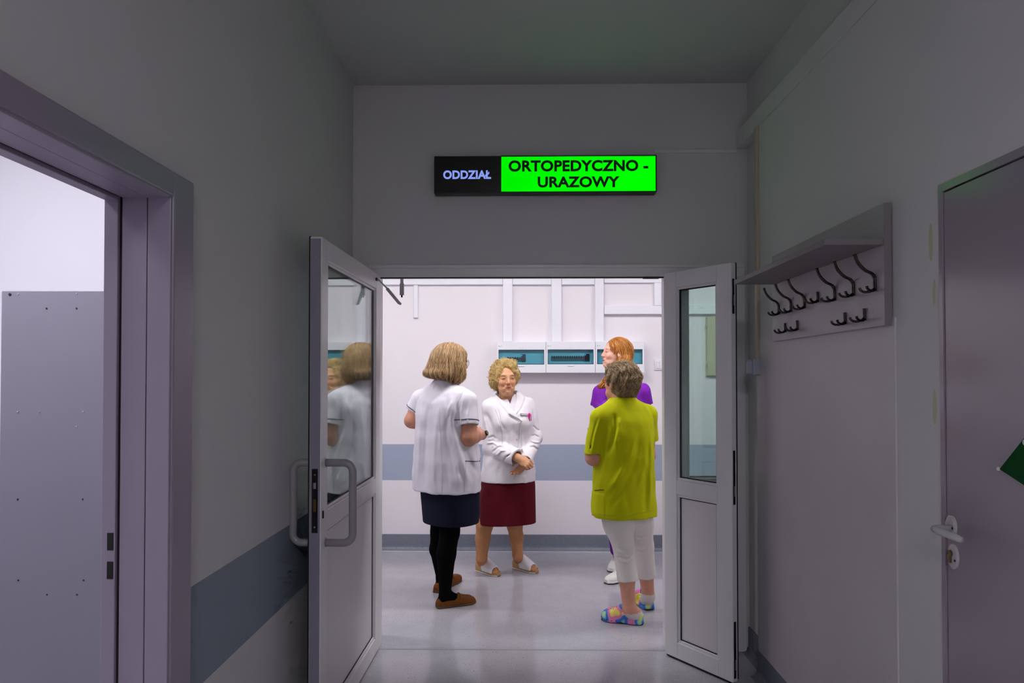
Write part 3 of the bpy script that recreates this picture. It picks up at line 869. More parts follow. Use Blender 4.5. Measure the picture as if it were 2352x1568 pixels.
def smin(a, b, k):
    if k <= 0:
        return np.minimum(a, b)
    h = np.clip(0.5 + 0.5 * (b - a) / k, 0, 1)
    return b * (1 - h) + a * h - k * h * (1 - h)

class Field:
    def __init__(self, lo, hi, h, zfine=(), hf=None):
        lo, hi = np.array(lo, float), np.array(hi, float)
        self.xs = np.arange(lo[0], hi[0] + h, h)
        self.ys = np.arange(lo[1], hi[1] + h, h)
        zs = [lo[2]]
        while zs[-1] < hi[2]:
            z = zs[-1]
            step = h * 1.25
            for a, b in zfine:
                if a <= z <= b:
                    step = hf
            zs.append(z + step)
        self.zs = np.array(zs)
        self.F = np.full((len(self.xs), len(self.ys), len(self.zs)), 1.0, np.float32)

    def block(self, lo, hi):
        s = []
        for ax, a, b in zip((self.xs, self.ys, self.zs), lo, hi):
            i0 = max(int(np.searchsorted(ax, a)) - 1, 0); i1 = min(int(np.searchsorted(ax, b)) + 1, len(ax))
            if i1 <= i0:
                return None
            s.append(slice(i0, i1))
        return tuple(s)

    def grid(self, s):
        return (self.xs[s[0]][:, None, None], self.ys[s[1]][None, :, None], self.zs[s[2]][None, None, :])

    def op(self, prim, k=0.0, mode='add'):
        fn, lo, hi = prim
        pad = 0.02 + k
        s = self.block(np.asarray(lo) - pad, np.asarray(hi) + pad)
        if s is None:
            return
        d = fn(*self.grid(s)).astype(np.float32)
        cur = self.F[s]
        if mode == 'add':
            self.F[s] = smin(cur, d, k)
        elif mode == 'cut':
            self.F[s] = -smin(-cur, d, k)
        elif mode == 'raise':      # prim returns the 2D region distance; third value is the height
            self.F[s] = np.minimum(cur, np.maximum(cur - k, d))
    def add(self, prim, k=0.0): self.op(prim, k, 'add')
    def cut(self, prim, k=0.0): self.op(prim, k, 'cut')

    def displace(self, fn, lo=None, hi=None, band=0.04):
        s = self.block(lo, hi) if lo is not None else (slice(None),) * 3
        if s is None:
            return
        cur = self.F[s]
        idx = np.nonzero(np.abs(cur) < band)
        x = self.xs[s[0]][idx[0]]; y = self.ys[s[1]][idx[1]]; z = self.zs[s[2]][idx[2]]
        cur[idx] += fn(x, y, z).astype(np.float32)
        self.F[s] = cur

    def sample(self, P):
        out = []
        idx, fr = [], []
        for ax, c in zip((self.xs, self.ys, self.zs), P.T):
            i = np.clip(np.searchsorted(ax, c) - 1, 0, len(ax) - 2)
            idx.append(i); fr.append(np.clip((c - ax[i]) / (ax[i + 1] - ax[i]), 0, 1))
        i, j, k = idx; u, v, w = fr
        F = self.F
        r = 0
        for a in (0, 1):
            for b in (0, 1):
                for c in (0, 1):
                    r = r + F[i + a, j + b, k + c] * (u if a else 1 - u) * (v if b else 1 - v) * (w if c else 1 - w)
        return r

    def gradient(self, P, e=0.004):
        g = np.stack([self.sample(P + d) - self.sample(P - d) for d in np.eye(3) * e], 1)
        n = np.linalg.norm(g, axis=1, keepdims=True)
        return g / np.maximum(n, 1e-9)

    def snap(self, P, off=0.0, it=6):
        P = np.array(P, float)
        for _ in range(it):
            d = np.clip(self.sample(P) - off, -0.03, 0.03)
            P = P - self.gradient(P) * d[:, None] * 0.9
        return P

    def net(self):
        F = self.F
        s = F < 0
        cnt = np.zeros(tuple(n - 1 for n in F.shape), np.int8)
        for a in (0, 1):
            for b in (0, 1):
                for c in (0, 1):
                    cnt += s[a:a + cnt.shape[0], b:b + cnt.shape[1], c:c + cnt.shape[2]]
        act = np.nonzero((cnt > 0) & (cnt < 8))
        i, j, k = act
        n = len(i)
        cid = np.full(cnt.shape, -1, np.int32)
        cid[act] = np.arange(n)
        val = {}
        for a in (0, 1):
            for b in (0, 1):
                for c in (0, 1):
                    val[a, b, c] = F[i + a, j + b, k + c].astype(np.float64)
        acc = np.zeros((n, 3)); num = np.zeros(n)
        for ax in range(3):
            others = [q for q in range(3) if q != ax]
            for p in (0, 1):
                for q in (0, 1):
                    a = [0, 0, 0]; b = [0, 0, 0]
                    a[others[0]] = b[others[0]] = p; a[others[1]] = b[others[1]] = q
                    b[ax] = 1
                    va, vb = val[tuple(a)], val[tuple(b)]
                    cr = (va < 0) != (vb < 0)
                    t = np.where(cr, va / np.where(cr, va - vb, 1), 0)
                    pos = np.zeros((n, 3)); pos[:, others[0]] = p; pos[:, others[1]] = q; pos[:, ax] = t
                    acc += pos * cr[:, None]; num += cr
        acc /= num[:, None]
        V = np.stack([ax[ii] + acc[:, m] * (ax[ii + 1] - ax[ii]) for m, (ax, ii) in enumerate(((self.xs, i), (self.ys, j), (self.zs, k)))], 1)
        quads = []
        for ax in range(3):
            sl0 = [slice(None)] * 3; sl1 = [slice(None)] * 3
            sl0[ax] = slice(None, -1); sl1[ax] = slice(1, None)
            A, B = s[tuple(sl0)], s[tuple(sl1)]
            for sign in (0, 1):
                m = (A & ~B) if sign == 0 else (~A & B)
                o = [q for q in range(3) if q != ax]
                e = np.nonzero(m)
                ok = (e[o[0]] > 0) & (e[o[1]] > 0) & (e[o[0]] < cid.shape[o[0]]) & (e[o[1]] < cid.shape[o[1]])
                e = [q[ok] for q in e]
                def c(d0, d1):
                    q = list(e); q[o[0]] = e[o[0]] + d0; q[o[1]] = e[o[1]] + d1
                    return cid[tuple(q)]
                Q = np.stack([c(-1, -1), c(0, -1), c(0, 0), c(-1, 0)], 1)
                flip = (sign == 1) ^ (ax == 1)
                if flip:
                    Q = Q[:, ::-1]
                quads.append(Q)
        Q = np.concatenate(quads)
        Q = Q[(Q >= 0).all(1)]
        return V, Q

def np_mesh(name, V, Q, origin, colors=None, smooth=True):
    me = bpy.data.meshes.new(name)
    V = np.asarray(V, float) - np.asarray(origin)
    k = Q.shape[1]
    me.vertices.add(len(V)); me.vertices.foreach_set('co', V.astype(np.float32).ravel())
    me.loops.add(Q.size); me.loops.foreach_set('vertex_index', Q.astype(np.int32).ravel())
    me.polygons.add(len(Q)); me.polygons.foreach_set('loop_start', np.arange(0, Q.size, k, dtype=np.int32))
    me.polygons.foreach_set('use_smooth', np.full(len(Q), smooth))
    me.update(calc_edges=True)
    me.validate()
    if colors is not None:
        at = me.color_attributes.new('Col', 'FLOAT_COLOR', 'POINT')
        c = np.ones((len(V), 4), np.float32); c[:, :3] = colors
        at.data.foreach_set('color', c.ravel())
    return me

# --- primitives: (function, low corner, high corner)
def cone(a, b, ra, rb, flat=None, fs=1.0):
    a, b = np.asarray(a, float), np.asarray(b, float)
    ba = b - a; L2 = float(ba @ ba) + 1e-12
    def fn(x, y, z):
        px, py, pz = x - a[0], y - a[1], z - a[2]
        t = np.clip((px * ba[0] + py * ba[1] + pz * ba[2]) / L2, 0, 1)
        qx, qy, qz = px - t * ba[0], py - t * ba[1], pz - t * ba[2]
        if flat is not None:
            dn = (qx * flat[0] + qy * flat[1] + qz * flat[2]) * (1 / fs - 1)
            qx, qy, qz = qx + dn * flat[0], qy + dn * flat[1], qz + dn * flat[2]
        return np.sqrt(qx * qx + qy * qy + qz * qz) - (ra + (rb - ra) * t)
    r = max(ra, rb) * max(1.0, fs)
    return fn, np.minimum(a, b) - r, np.maximum(a, b) + r

def ell(c, r, R=None):
    c = np.asarray(c, float); r = np.asarray(r, float)
    R = np.eye(3) if R is None else np.asarray(R, float)      # columns are the local axes
    def fn(x, y, z):
        px, py, pz = x - c[0], y - c[1], z - c[2]
        q = [px * R[0, i] + py * R[1, i] + pz * R[2, i] for i in range(3)]
        k0 = np.sqrt(sum((q[i] / r[i]) ** 2 for i in range(3)))
        k1 = np.sqrt(sum((q[i] / r[i] ** 2) ** 2 for i in range(3))) + 1e-9
        return k0 * (k0 - 1) / k1
    e = np.abs(R) @ r
    return fn, c - e, c + e

def stack(rows, r, f, pw=2.2):
    """upright body of elliptic sections; rows: (z, cx, cy, rx, ry) with rx along r and ry along f"""
    rows = sorted(rows)
    A = np.array(rows, float)
    zz = A[:, 0]
    r2, f2 = np.asarray(r)[:2], np.asarray(f)[:2]
    zi = np.linspace(zz[0], zz[-1], 60)
    def smooth(col):
        v = np.interp(zi, zz, A[:, col])
        for _ in range(3):
            v[1:-1] = (v[:-2] + 2 * v[1:-1] + v[2:]) / 4
        return v
    cols = [smooth(i) for i in range(1, 5)]
    def fn(x, y, z):
        cx, cy, rx, ry = [np.interp(np.clip(z, zz[0], zz[-1]), zi, c) for c in cols]
        dx, dy = x - cx, y - cy
        u = (dx * r2[0] + dy * r2[1]) / rx; v = (dx * f2[0] + dy * f2[1]) / ry
        k = (np.abs(u) ** pw + np.abs(v) ** pw) ** (1 / pw)
        d = (k - 1) * np.minimum(rx, ry) * (0.55 + 0.45)
        return np.maximum(d, np.maximum(zz[0] - z, z - zz[-1]))
    m = max(A[:, 3].max(), A[:, 4].max()) * 1.05
    return fn, vec(A[:, 1].min() - m, A[:, 2].min() - m, zz[0]), vec(A[:, 1].max() + m, A[:, 2].max() + m, zz[-1])

def halfspace(p, n, lo, hi):
    p, n = np.asarray(p, float), unit(n)
    def fn(x, y, z):
        return (x - p[0]) * n[0] + (y - p[1]) * n[1] + (z - p[2]) * n[2]
    return fn, lo, hi

def sleeve(a, cu, ra, rb, wall=0.010, depth=0.03, tilt=None):
    """hollow-ended tube of cloth from a to the cuff cu"""
    a, cu = np.asarray(a, float), np.asarray(cu, float)
    dd = unit(cu - a)
    f0, l0, h0 = cone(a, cu + dd * 0.06, ra, rb)
    fi = cone(cu - dd * depth, cu + dd * 0.08, rb - wall, rb - wall)[0]
    nn = dd if tilt is None else unit(dd + tilt)
    def fn(x, y, z):
        pl = (x - cu[0]) * nn[0] + (y - cu[1]) * nn[1] + (z - cu[2]) * nn[2]
        return np.maximum(np.maximum(f0(x, y, z), pl), -fi(x, y, z))
    return fn, l0, h0

def inter(p1, p2):
    f1, l1, h1 = p1; f2, l2, h2 = p2
    return (lambda x, y, z: np.maximum(f1(x, y, z), f2(x, y, z))), np.maximum(l1, l2), np.minimum(h1, h2)

def poly2d(u, v, pts):
    """signed distance to a polygon"""
    P = [np.asarray(p, float) for p in pts]
    d = None; sgn = 1.0
    n = len(P)
    for i in range(n):
        a, b = P[i], P[i - 1]
        e = b - a
        wx, wy = u - a[0], v - a[1]
        t = np.clip((wx * e[0] + wy * e[1]) / (e @ e), 0, 1)
        bx, by = wx - e[0] * t, wy - e[1] * t
        q = bx * bx + by * by
        d = q if d is None else np.minimum(d, q)
        c1 = v >= a[1]; c2 = v < b[1]; c3 = e[0] * wy > e[1] * wx
        fl = (c1 & c2 & c3) | (~c1 & ~c2 & ~c3)
        sgn = np.where(fl, -sgn, sgn)
    return sgn * np.sqrt(d)

def patch(F, pts, height, o, ru, rn, depth=0.3):
    """raise the surface inside a polygon; pts in metres (u along ru, v along z) from o; rn is the outward side"""
    o, ru, rn = np.asarray(o), np.asarray(ru), np.asarray(rn)
    P = np.array(pts)
    m = np.abs(P).max() + 0.05
    def fn(x, y, z):
        u = (x - o[0]) * ru[0] + (y - o[1]) * ru[1]
        w = (x - o[0]) * rn[0] + (y - o[1]) * rn[1]
        u, v, w = np.broadcast_arrays(u + 0 * z, (z - o[2]) + 0 * u, w + 0 * z)
        return np.maximum(poly2d(u, v, pts), np.maximum(-w, w - depth))
    F.op((fn, o - vec(m + depth, m + depth, m), o + vec(m + depth, m + depth, m)), height, 'raise')

def noise3(P, scale, seed=0, octaves=2):
    rng = np.random.RandomState(seed)
    out = 0; amp = 1.0
    for o in range(octaves):
        v = 0
        for _ in range(7):
            d = rng.normal(size=3); d /= np.linalg.norm(d)
            fr = scale * (0.7 + 0.6 * rng.rand())
            v = v + np.sin((P[..., 0] * d[0] + P[..., 1] * d[1] + P[..., 2] * d[2]) * fr * 6.283 + rng.rand() * 6.283)
        out = out + amp * v / 3.2
        amp *= 0.5; scale *= 2.1
    return out

def fold(F, pts, amp, width, toward=-1, Yref=None):
    """cloth fold along a line given in the X-Z plane; positive amp is a ridge; only the side facing the door"""
    P = [np.asarray(p, float) for p in pts]
    allp = np.array(P)
    lo = vec(allp[:, 0].min() - 4 * width, -100, allp[:, 2].min() - 4 * width)
    hi = vec(allp[:, 0].max() + 4 * width, 100, allp[:, 2].max() + 4 * width)
    ym = Yref
    def fn(x, y, z):
        best = np.full(x.shape, 9.0); tt = np.zeros(x.shape)
        n = len(P) - 1
        for i in range(n):
            a, b = P[i], P[i + 1]
            e = vec(b[0] - a[0], b[2] - a[2]); L = e @ e + 1e-9
            t = np.clip(((x - a[0]) * e[0] + (z - a[2]) * e[1]) / L, 0, 1)
            d = np.hypot(x - a[0] - t * e[0], z - a[2] - t * e[1])
            m = d < best
            best = np.where(m, d, best); tt = np.where(m, (i + t) / n, tt)
        fade = np.clip(np.minimum(tt, 1 - tt) * 5, 0, 1)
        side = np.clip((ym - y) * toward * -1 / 0.03 + 0.5, 0, 1)
        return -amp * np.exp(-(best / width) ** 2) * fade * side
    F.displace(fn, lo, hi)

def ring_on(F, o, n, off=0.0, rmax=0.2, steps=64, up=(0, 0, 1), a0=0.0, a1=2 * math.pi):
    """closed line where a plane through o (normal n) meets the surface, seen from o"""
    n = unit(n); u = unit(np.asarray(up, float) - n * (np.asarray(up, float) @ n)); v = np.cross(n, u)
    full = abs(a1 - a0 - 2 * math.pi) < 1e-6
    ang = np.linspace(a0, a1, steps, endpoint=not full)
    D = np.outer(np.cos(ang), u) + np.outer(np.sin(ang), v)
    rr = np.linspace(0.01, rmax, 80)
    best = np.full(steps, 0.02)
    for q in rr:
        inside = F.sample(np.asarray(o) + D * q) < 0
        best = np.where(inside, q, best)
    best = np.convolve(np.r_[best[-2:], best, best[:2]], np.ones(5) / 5, 'same')[2:-2] if full else best
    return np.asarray(o) + D * (best + off)[:, None]

def strands(F, roots, flow, length, n_seg, rad, colors, seed=1, off=0.003, curl=0.0, curlf=0.0, taper=True, fly=0.0):
    """many tapering locks that follow the surface of a hair volume; returns verts, tri-prism quads and colours"""
    rng = np.random.RandomState(seed)
    N = len(roots)
    lens = length * (0.6 + 0.6 * rng.rand(N))
    P = F.snap(roots, off * 0.6)
    lines = [P]
    ph = rng.rand(N) * 6.283; off_i = off * (0.5 + 1.1 * rng.rand(N)) + fly * (rng.rand(N) < 0.08) * rng.rand(N)
    for sgm in range(n_seg):
        g = F.gradient(P)
        d = flow(P)
        if curl:
            side = np.cross(g, d)
            d = d + side * (np.sin(ph + curlf * sgm) * curl)[:, None]
        d = d - g * np.sum(d * g, 1, keepdims=True)
        d /= np.maximum(np.linalg.norm(d, axis=1, keepdims=True), 1e-9)
        P = P + d * (lens / n_seg)[:, None]
        f = np.clip(F.sample(P) - off_i, -0.02, 0.02)
        P = P - F.gradient(P) * (f * 0.8)[:, None]
        lines.append(P)
    L = np.stack(lines, 1)                       # N, n_seg+1, 3
    S = n_seg + 1
    tan = np.gradient(L, axis=1); tan /= np.maximum(np.linalg.norm(tan, axis=2, keepdims=True), 1e-9)
    nrm = F.gradient(L.reshape(-1, 3)).reshape(N, S, 3)
    sd = np.cross(tan, nrm); sd /= np.maximum(np.linalg.norm(sd, axis=2, keepdims=True), 1e-9)
    nn = np.cross(sd, tan)
    t = np.linspace(0, 1, S)
    prof = np.sin(np.clip(t * 0.94 + 0.06, 0, 1) * math.pi) ** 0.5 if taper else np.ones(S)
    rads = (rad * (0.6 + 0.8 * rng.rand(N)))[:, None] * prof[None, :]
    ring = [L + sd * (rads * 1.5)[..., None], L + nn * (rads * 0.8)[..., None], L - sd * (rads * 1.5)[..., None]]
    V = np.stack(ring, 2).reshape(N * S * 3, 3)
    base = (np.arange(N) * S * 3)[:, None, None] + (np.arange(S - 1) * 3)[None, :, None]
    q = []
    for a, b in ((0, 1), (1, 2), (2, 0)):
        q.append(np.stack([base + a, base + b, base + 3 + b, base + 3 + a], -1))
    Q = np.concatenate([x.reshape(-1, 4) for x in q])
    pal = np.array(colors)
    ci = rng.randint(len(pal), size=N)
    jit = 0.9 + 0.2 * rng.rand(N, 1)
    C = np.repeat(np.repeat((pal[ci] * jit)[:, None, None, :], S, 1), 3, 2).reshape(-1, 3)
    return V, Q, C

def attr_mat(name, rough, spec=0.4, sss=0.0, bump=0.0, bscale=90.0, stretch=(1, 1, 1), sheen=0.0, var=0.0, vscale=30.0):
    """material whose colour is the thing's own, stored on the mesh"""
    m = bpy.data.materials.new(name)
    m.use_nodes = True
    nt = m.node_tree
    b = nt.nodes['Principled BSDF']
    a = nt.nodes.new('ShaderNodeAttribute'); a.attribute_name = 'Col'
    b.inputs['Roughness'].default_value = rough
    b.inputs['Specular IOR Level'].default_value = spec
    b.inputs['Sheen Weight'].default_value = sheen
    if sss:
        b.inputs['Subsurface Weight'].default_value = sss
        b.inputs['Subsurface Radius'].default_value = (0.01, 0.004, 0.002)
        b.inputs['Subsurface Scale'].default_value = 0.6
    tc = nt.nodes.new('ShaderNodeTexCoord')
    mp = nt.nodes.new('ShaderNodeMapping'); mp.inputs['Scale'].default_value = stretch
    nt.links.new(tc.outputs['Object'], mp.inputs['Vector'])
    src = a.outputs['Color']
    if var:
        n = nt.nodes.new('ShaderNodeTexNoise'); n.inputs['Scale'].default_value = vscale; n.inputs['Detail'].default_value = 4
        nt.links.new(mp.outputs[0], n.inputs['Vector'])
        mr = nt.nodes.new('ShaderNodeMapRange'); mr.inputs['From Min'].default_value = 0.3; mr.inputs['From Max'].default_value = 0.7
        mr.inputs['To Min'].default_value = 1 - var; mr.inputs['To Max'].default_value = 1 + var
        nt.links.new(n.outputs['Fac'], mr.inputs['Value'])
        mx = nt.nodes.new('ShaderNodeVectorMath'); mx.operation = 'SCALE'
        nt.links.new(src, mx.inputs[0]); nt.links.new(mr.outputs[0], mx.inputs['Scale'])
        src = mx.outputs[0]
    nt.links.new(src, b.inputs['Base Color'])
    if bump:
        n2 = nt.nodes.new('ShaderNodeTexNoise'); n2.inputs['Scale'].default_value = bscale; n2.inputs['Detail'].default_value = 3
        nt.links.new(mp.outputs[0], n2.inputs['Vector'])
        bp = nt.nodes.new('ShaderNodeBump'); bp.inputs['Strength'].default_value = bump; bp.inputs['Distance'].default_value = 0.003
        nt.links.new(n2.outputs['Fac'], bp.inputs['Height']); nt.links.new(bp.outputs[0], b.inputs['Normal'])
    MATS[name] = m
    return m

M_skin = attr_mat('skin', 0.5, 0.35, 0.06, bump=0.05, bscale=220, var=0.06, vscale=60)
M_hair = attr_mat('hair', 0.45, 0.35, var=0.18, vscale=40)
M_hair_straight = attr_mat('hair_straight', 0.4, 0.4, bump=0.35, bscale=1.0, stretch=(260, 260, 10), var=0.28, vscale=1.0)

# --- frames, heads, hands
class Frame:
    """r to the person's right, f forward, u up"""
    def __init__(self, o, yaw, pitch=0.0, roll=0.0, s=1.0):
        a, p = math.radians(yaw), math.radians(pitch)
        f0 = vec(math.cos(a), math.sin(a), 0); r0 = vec(math.sin(a), -math.cos(a), 0); u0 = vec(0, 0, 1)
        f = f0 * math.cos(p) + u0 * math.sin(p); u = u0 * math.cos(p) - f0 * math.sin(p)
        ro = math.radians(roll)
        r = r0 * math.cos(ro) + u * math.sin(ro); u = u * math.cos(ro) - r0 * math.sin(ro)
        self.o, self.r, self.f, self.u, self.s = np.asarray(o, float), r, f, u, s
        self.R = np.stack([r, f, u], 1)
    def p(self, x, y, z):
        return self.o + (self.r * x + self.f * y + self.u * z) * self.s
    def loc(self, P):
        q = (np.asarray(P) - self.o) / self.s
        return np.stack([q @ self.r, q @ self.f, q @ self.u], -1)
    def ell(self, c, r):
        return ell(self.p(*c), np.array(r) * self.s, self.R)
    def cone(self, a, b, ra, rb):
        return cone(self.p(*a), self.p(*b), ra * self.s, rb * self.s)

def build_head(F, h, neck_to, neck_r=(0.052, 0.058), age=0.5, smile=0.0, open_mouth=0.0, jowl=0.0, narrow=1.0, slit=0.0030):
    F.add(h.ell((0, -0.012, 0.034), (0.074, 0.093, 0.080)))
    F.add(h.ell((0, 0.028, -0.022), (0.061 * narrow, 0.060, 0.080)), 0.03)
    F.add(h.ell((0, 0.034, -0.066), (0.046 * narrow + 0.006 * jowl, 0.048, 0.038)), 0.02)
    F.add(h.ell((0, 0.077, -0.091), (0.016, 0.013, 0.013)), 0.018)
    if jowl:
        for s in (-1, 1):
            F.add(h.ell((s * 0.034, 0.050, -0.076), (0.018, 0.022, 0.02)), 0.015)
        F.add(h.ell((0, 0.045, -0.108), (0.034, 0.030, 0.018)), 0.02)
    for s in (-1, 1):
        F.add(h.ell((s * 0.035, 0.062, -0.026), (0.024, 0.022, 0.022)), 0.016)
    F.add(h.cone((-0.034, 0.076, 0.022), (0.034, 0.076, 0.022), 0.010, 0.010), 0.018)
    for s in (-1, 1):
        F.cut(h.ell((s * 0.031, 0.095, 0.003), (0.015, 0.010, 0.0095)), 0.008)
        F.add(h.ell((s * 0.031, 0.0755, 0.003), (0.0150, 0.0135, 0.0120)), 0.004)
        F.cut(h.ell((s * 0.031, 0.092, 0.0012), (0.0125, 0.012, slit)), 0.0015)
    F.add(h.cone((0, 0.084, 0.012), (0, 0.1025, -0.0265), 0.0072, 0.0100), 0.012)
    for s in (-1, 1):
        F.add(h.ell((s * 0.0115, 0.0935, -0.0305), (0.0078, 0.009, 0.0068)), 0.005)
    # mouth
    F.add(h.ell((0, 0.0765, -0.060), (0.028, 0.014, 0.018)), 0.014)
    w = 0.023 + 0.005 * smile
    zl = -0.0575
    for s in (-1, 1):
        F.add(h.cone((0, 0.0895, zl + 0.001), (s * w, 0.0795, zl - 0.002 + 0.004 * smile), 0.0046, 0.0030), 0.004)
        F.add(h.cone((0, 0.0885, zl - 0.0105 - 0.008 * open_mouth), (s * (w - 0.003), 0.0790, zl - 0.006 - 0.005 * open_mouth + 0.003 * smile), 0.0054, 0.0030), 0.004)
        F.cut(h.cone((0, 0.0905, zl - 0.0050 - 0.004 * open_mouth), (s * (w - 0.001), 0.0812, zl - 0.004 + 0.004 * smile - 0.002 * open_mouth), 0.0018 + 0.0040 * open_mouth, 0.0012 + 0.0012 * open_mouth), 0.0015)
        if age:
            F.cut(h.cone((s * 0.0185, 0.0905, -0.030), (s * 0.0325, 0.0765, -0.060), 0.0030 * age, 0.0024 * age), 0.006)
    # ears
    for s in (-1, 1):
        F.add(h.ell((s * 0.075, -0.004, -0.006), (0.0085, 0.017, 0.029)), 0.004)
        F.cut(h.ell((s * 0.084, 0.002, -0.002), (0.005, 0.009, 0.015)), 0.003)
    F.add(cone(h.p(0, -0.014, -0.062), neck_to, neck_r[0], neck_r[1]), 0.022)

def face_colors(P, C, h, skin, lips, brow, blush=0.35):
    q = h.loc(P)
    x, y, z = q[:, 0], q[:, 1], q[:, 2]
    near = (np.abs(x) < 0.095) & (np.abs(y) < 0.13) & (z > -0.125) & (z < 0.12)
    def mix(m, c):
        m = (m * near)[:, None]
        C[:] = C * (1 - m) + np.array(c) * m
    bl = np.exp(-(((np.abs(x) - 0.038) / 0.020) ** 2 + ((z + 0.030) / 0.018) ** 2)) * (y > 0.03)
    mix(bl * blush, np.array(skin) * vec(1.12, 0.78, 0.74))
    ns = np.exp(-((x / 0.012) ** 2 + ((z + 0.028) / 0.012) ** 2)) * (y > 0.09)
    mix(ns * blush, np.array(skin) * vec(1.1, 0.8, 0.76))
    lp = np.clip(1.6 - np.hypot(x / 0.023, (z + 0.0625) / 0.0105) * 1.6, 0, 1) * (y > 0.068)
    mix(np.clip(lp * 1.5, 0, 1), lips)
    dk = (np.abs(z + 0.0630 - 0.10 * np.abs(x)) < 0.0038) & (np.abs(x) < 0.022) & (y > 0.06) & (y < 0.0900 - 0.34 * np.abs(x))
    mix(dk * 0.75, np.array(lips) * vec(0.22, 0.16, 0.16))
    bz = 0.0205 + 0.004 * np.cos((np.abs(x) - 0.03) / 0.018)
    br = np.clip(1.5 - np.hypot((np.abs(x) - 0.032) / 0.0185, (z - bz) / 0.0046) * 1.1, 0, 1) * (y > 0.05)
    mix(br * 0.85, brow)
    ey = np.clip(1.8 - np.hypot((np.abs(x) - 0.031) / 0.0165, (z - 0.0020) / 0.0066) * 1.4, 0, 1) * (y > 0.06)
    mix(ey * 0.68, np.array(skin) * vec(0.34, 0.25, 0.24))
    return C

def eye_parts(h, parent, origin, iris):
    m = bpy.data.materials.new('eye')
    m.use_nodes = True
    nt = m.node_tree; b = nt.nodes['Principled BSDF']; b.inputs['Roughness'].default_value = 0.12
    tc = nt.nodes.new('ShaderNodeTexCoord')
    ln = nt.nodes.new('ShaderNodeVectorMath'); ln.operation = 'LENGTH'
    mp = nt.nodes.new('ShaderNodeMapping'); mp.inputs['Scale'].default_value = (1, 0, 1)
    nt.links.new(tc.outputs['Object'], mp.inputs[0]); nt.links.new(mp.outputs[0], ln.inputs[0])
    cr = nt.nodes.new('ShaderNodeValToRGB'); cr.color_ramp.interpolation = 'CONSTANT'
    cr.color_ramp.elements[0].color = (0.005, 0.005, 0.005, 1)
    e1 = cr.color_ramp.elements.new(0.22); e1.color = iris
    cr.color_ramp.elements[-1].position = 0.56; cr.color_ramp.elements[-1].color = (0.34, 0.30, 0.29, 1)
    sc = nt.nodes.new('ShaderNodeMath'); sc.operation = 'MULTIPLY'; sc.inputs[1].default_value = 100
    nt.links.new(ln.outputs['Value'], sc.inputs[0]); nt.links.new(sc.outputs[0], cr.inputs[0]); nt.links.new(cr.outputs[0], b.inputs['Base Color'])
    for s in (-1, 1):
        bm = bmesh.new(); bmesh.ops.create_uvsphere(bm, u_segments=16, v_segments=12, radius=0.0118 * h.s)
        me = bpy.data.meshes.new('eye'); bm.to_mesh(me); bm.free()
        o = link('eye', me, m, parent, True)
        o.location = tuple(h.p(s * 0.031, 0.0742, 0.0020) - np.asarray(origin))
        R = Matrix([list(row) for row in h.R])
        o.rotation_euler = R.to_euler()

def build_hand(F, wrist, d, n, side, s=1.0, curl=(0.5, 0.55, 0.6, 0.65), spread=0.10, thumb_in=0.3, wr=0.026):
    """d: along the fingers, n: back of the hand, side: towards the thumb"""
    d = unit(d); n = unit(np.asarray(n) - d * (np.asarray(n) @ d)); t = unit(np.asarray(side) - d * (np.asarray(side) @ d) - n * (np.asarray(side) @ n))
    w = np.asarray(wrist, float)
    palm_c = w + d * 0.045 * s
    F.add(ell(palm_c, vec(0.050, 0.038, 0.0155) * s, np.stack([d, t, n], 1)), 0.012)
    F.add(cone(w - d * 0.01, w + d * 0.03 * s, wr, 0.024 * s), 0.012)
    lens = ((0.030, 0.024, 0.019), (0.042, 0.027, 0.021), (0.045, 0.030, 0.022), (0.041, 0.028, 0.021))
    order = [3, 2, 1, 0]
    L = {0: (0.038, 0.024, 0.019), 1: (0.043, 0.028, 0.020), 2: (0.040, 0.026, 0.019), 3: (0.031, 0.020, 0.017)}
    for i in range(4):                       # index .. little
        off = (0.0285 - 0.0185 * i) * s
        base = w + d * (0.083 - 0.004 * abs(i - 1)) * s + t * off + n * 0.003 * s
        ang = spread * (1.2 - i)
        dirv = unit(d + t * ang)
        a = 0.0
        p = base
        r = (0.0098, 0.0098, 0.0092, 0.0082)[i] * s
        for k, seg in enumerate(L[i]):
            a += curl[i] * (0.9 if k == 0 else 1.15)
            q = p + (dirv * math.cos(a) - n * math.sin(a)) * seg * s
            F.add(cone(p, q, r * (1 - 0.06 * k), r * (0.94 - 0.06 * k)), 0.0025)
            p = q
    # thumb leaves the side of the palm near its base
    p0 = w + d * 0.022 * s + t * 0.026 * s - n * 0.004 * s
    p1 = p0 + unit(d * 0.75 + t * 0.62 - n * thumb_in) * 0.036 * s
    p2 = p1 + unit(d * 0.95 + t * 0.12 - n * thumb_in * 1.4) * 0.030 * s
    p3 = p2 + unit(d * 0.98 - t * 0.10 - n * thumb_in * 1.6) * 0.024 * s
    for a, b, ra, rb in ((p0, p1, 0.0135, 0.011), (p1, p2, 0.0108, 0.0102), (p2, p3, 0.0102, 0.0082)):
        F.add(cone(a, b, ra * s, rb * s), 0.004)

def limb(F, pts, rads, k=0.02):
    for i in range(len(pts) - 1):
        F.add(cone(pts[i], pts[i + 1], rads[i], rads[i + 1]), k if i else 0.03)

def wrinkle(F, amp=0.0022, seed=3, scale=9.0, ys=1.0, hem=-9.0):
    """small soft creases all over a cloth surface"""
    def fn(x, y, z):
        P = np.stack([x, y * ys, z * 0.7], -1)
        n = noise3(P, scale, seed, 2)
        return amp * 0.7 * n * np.clip((z - hem) / 0.10, 0.1, 1)
    F.displace(fn)

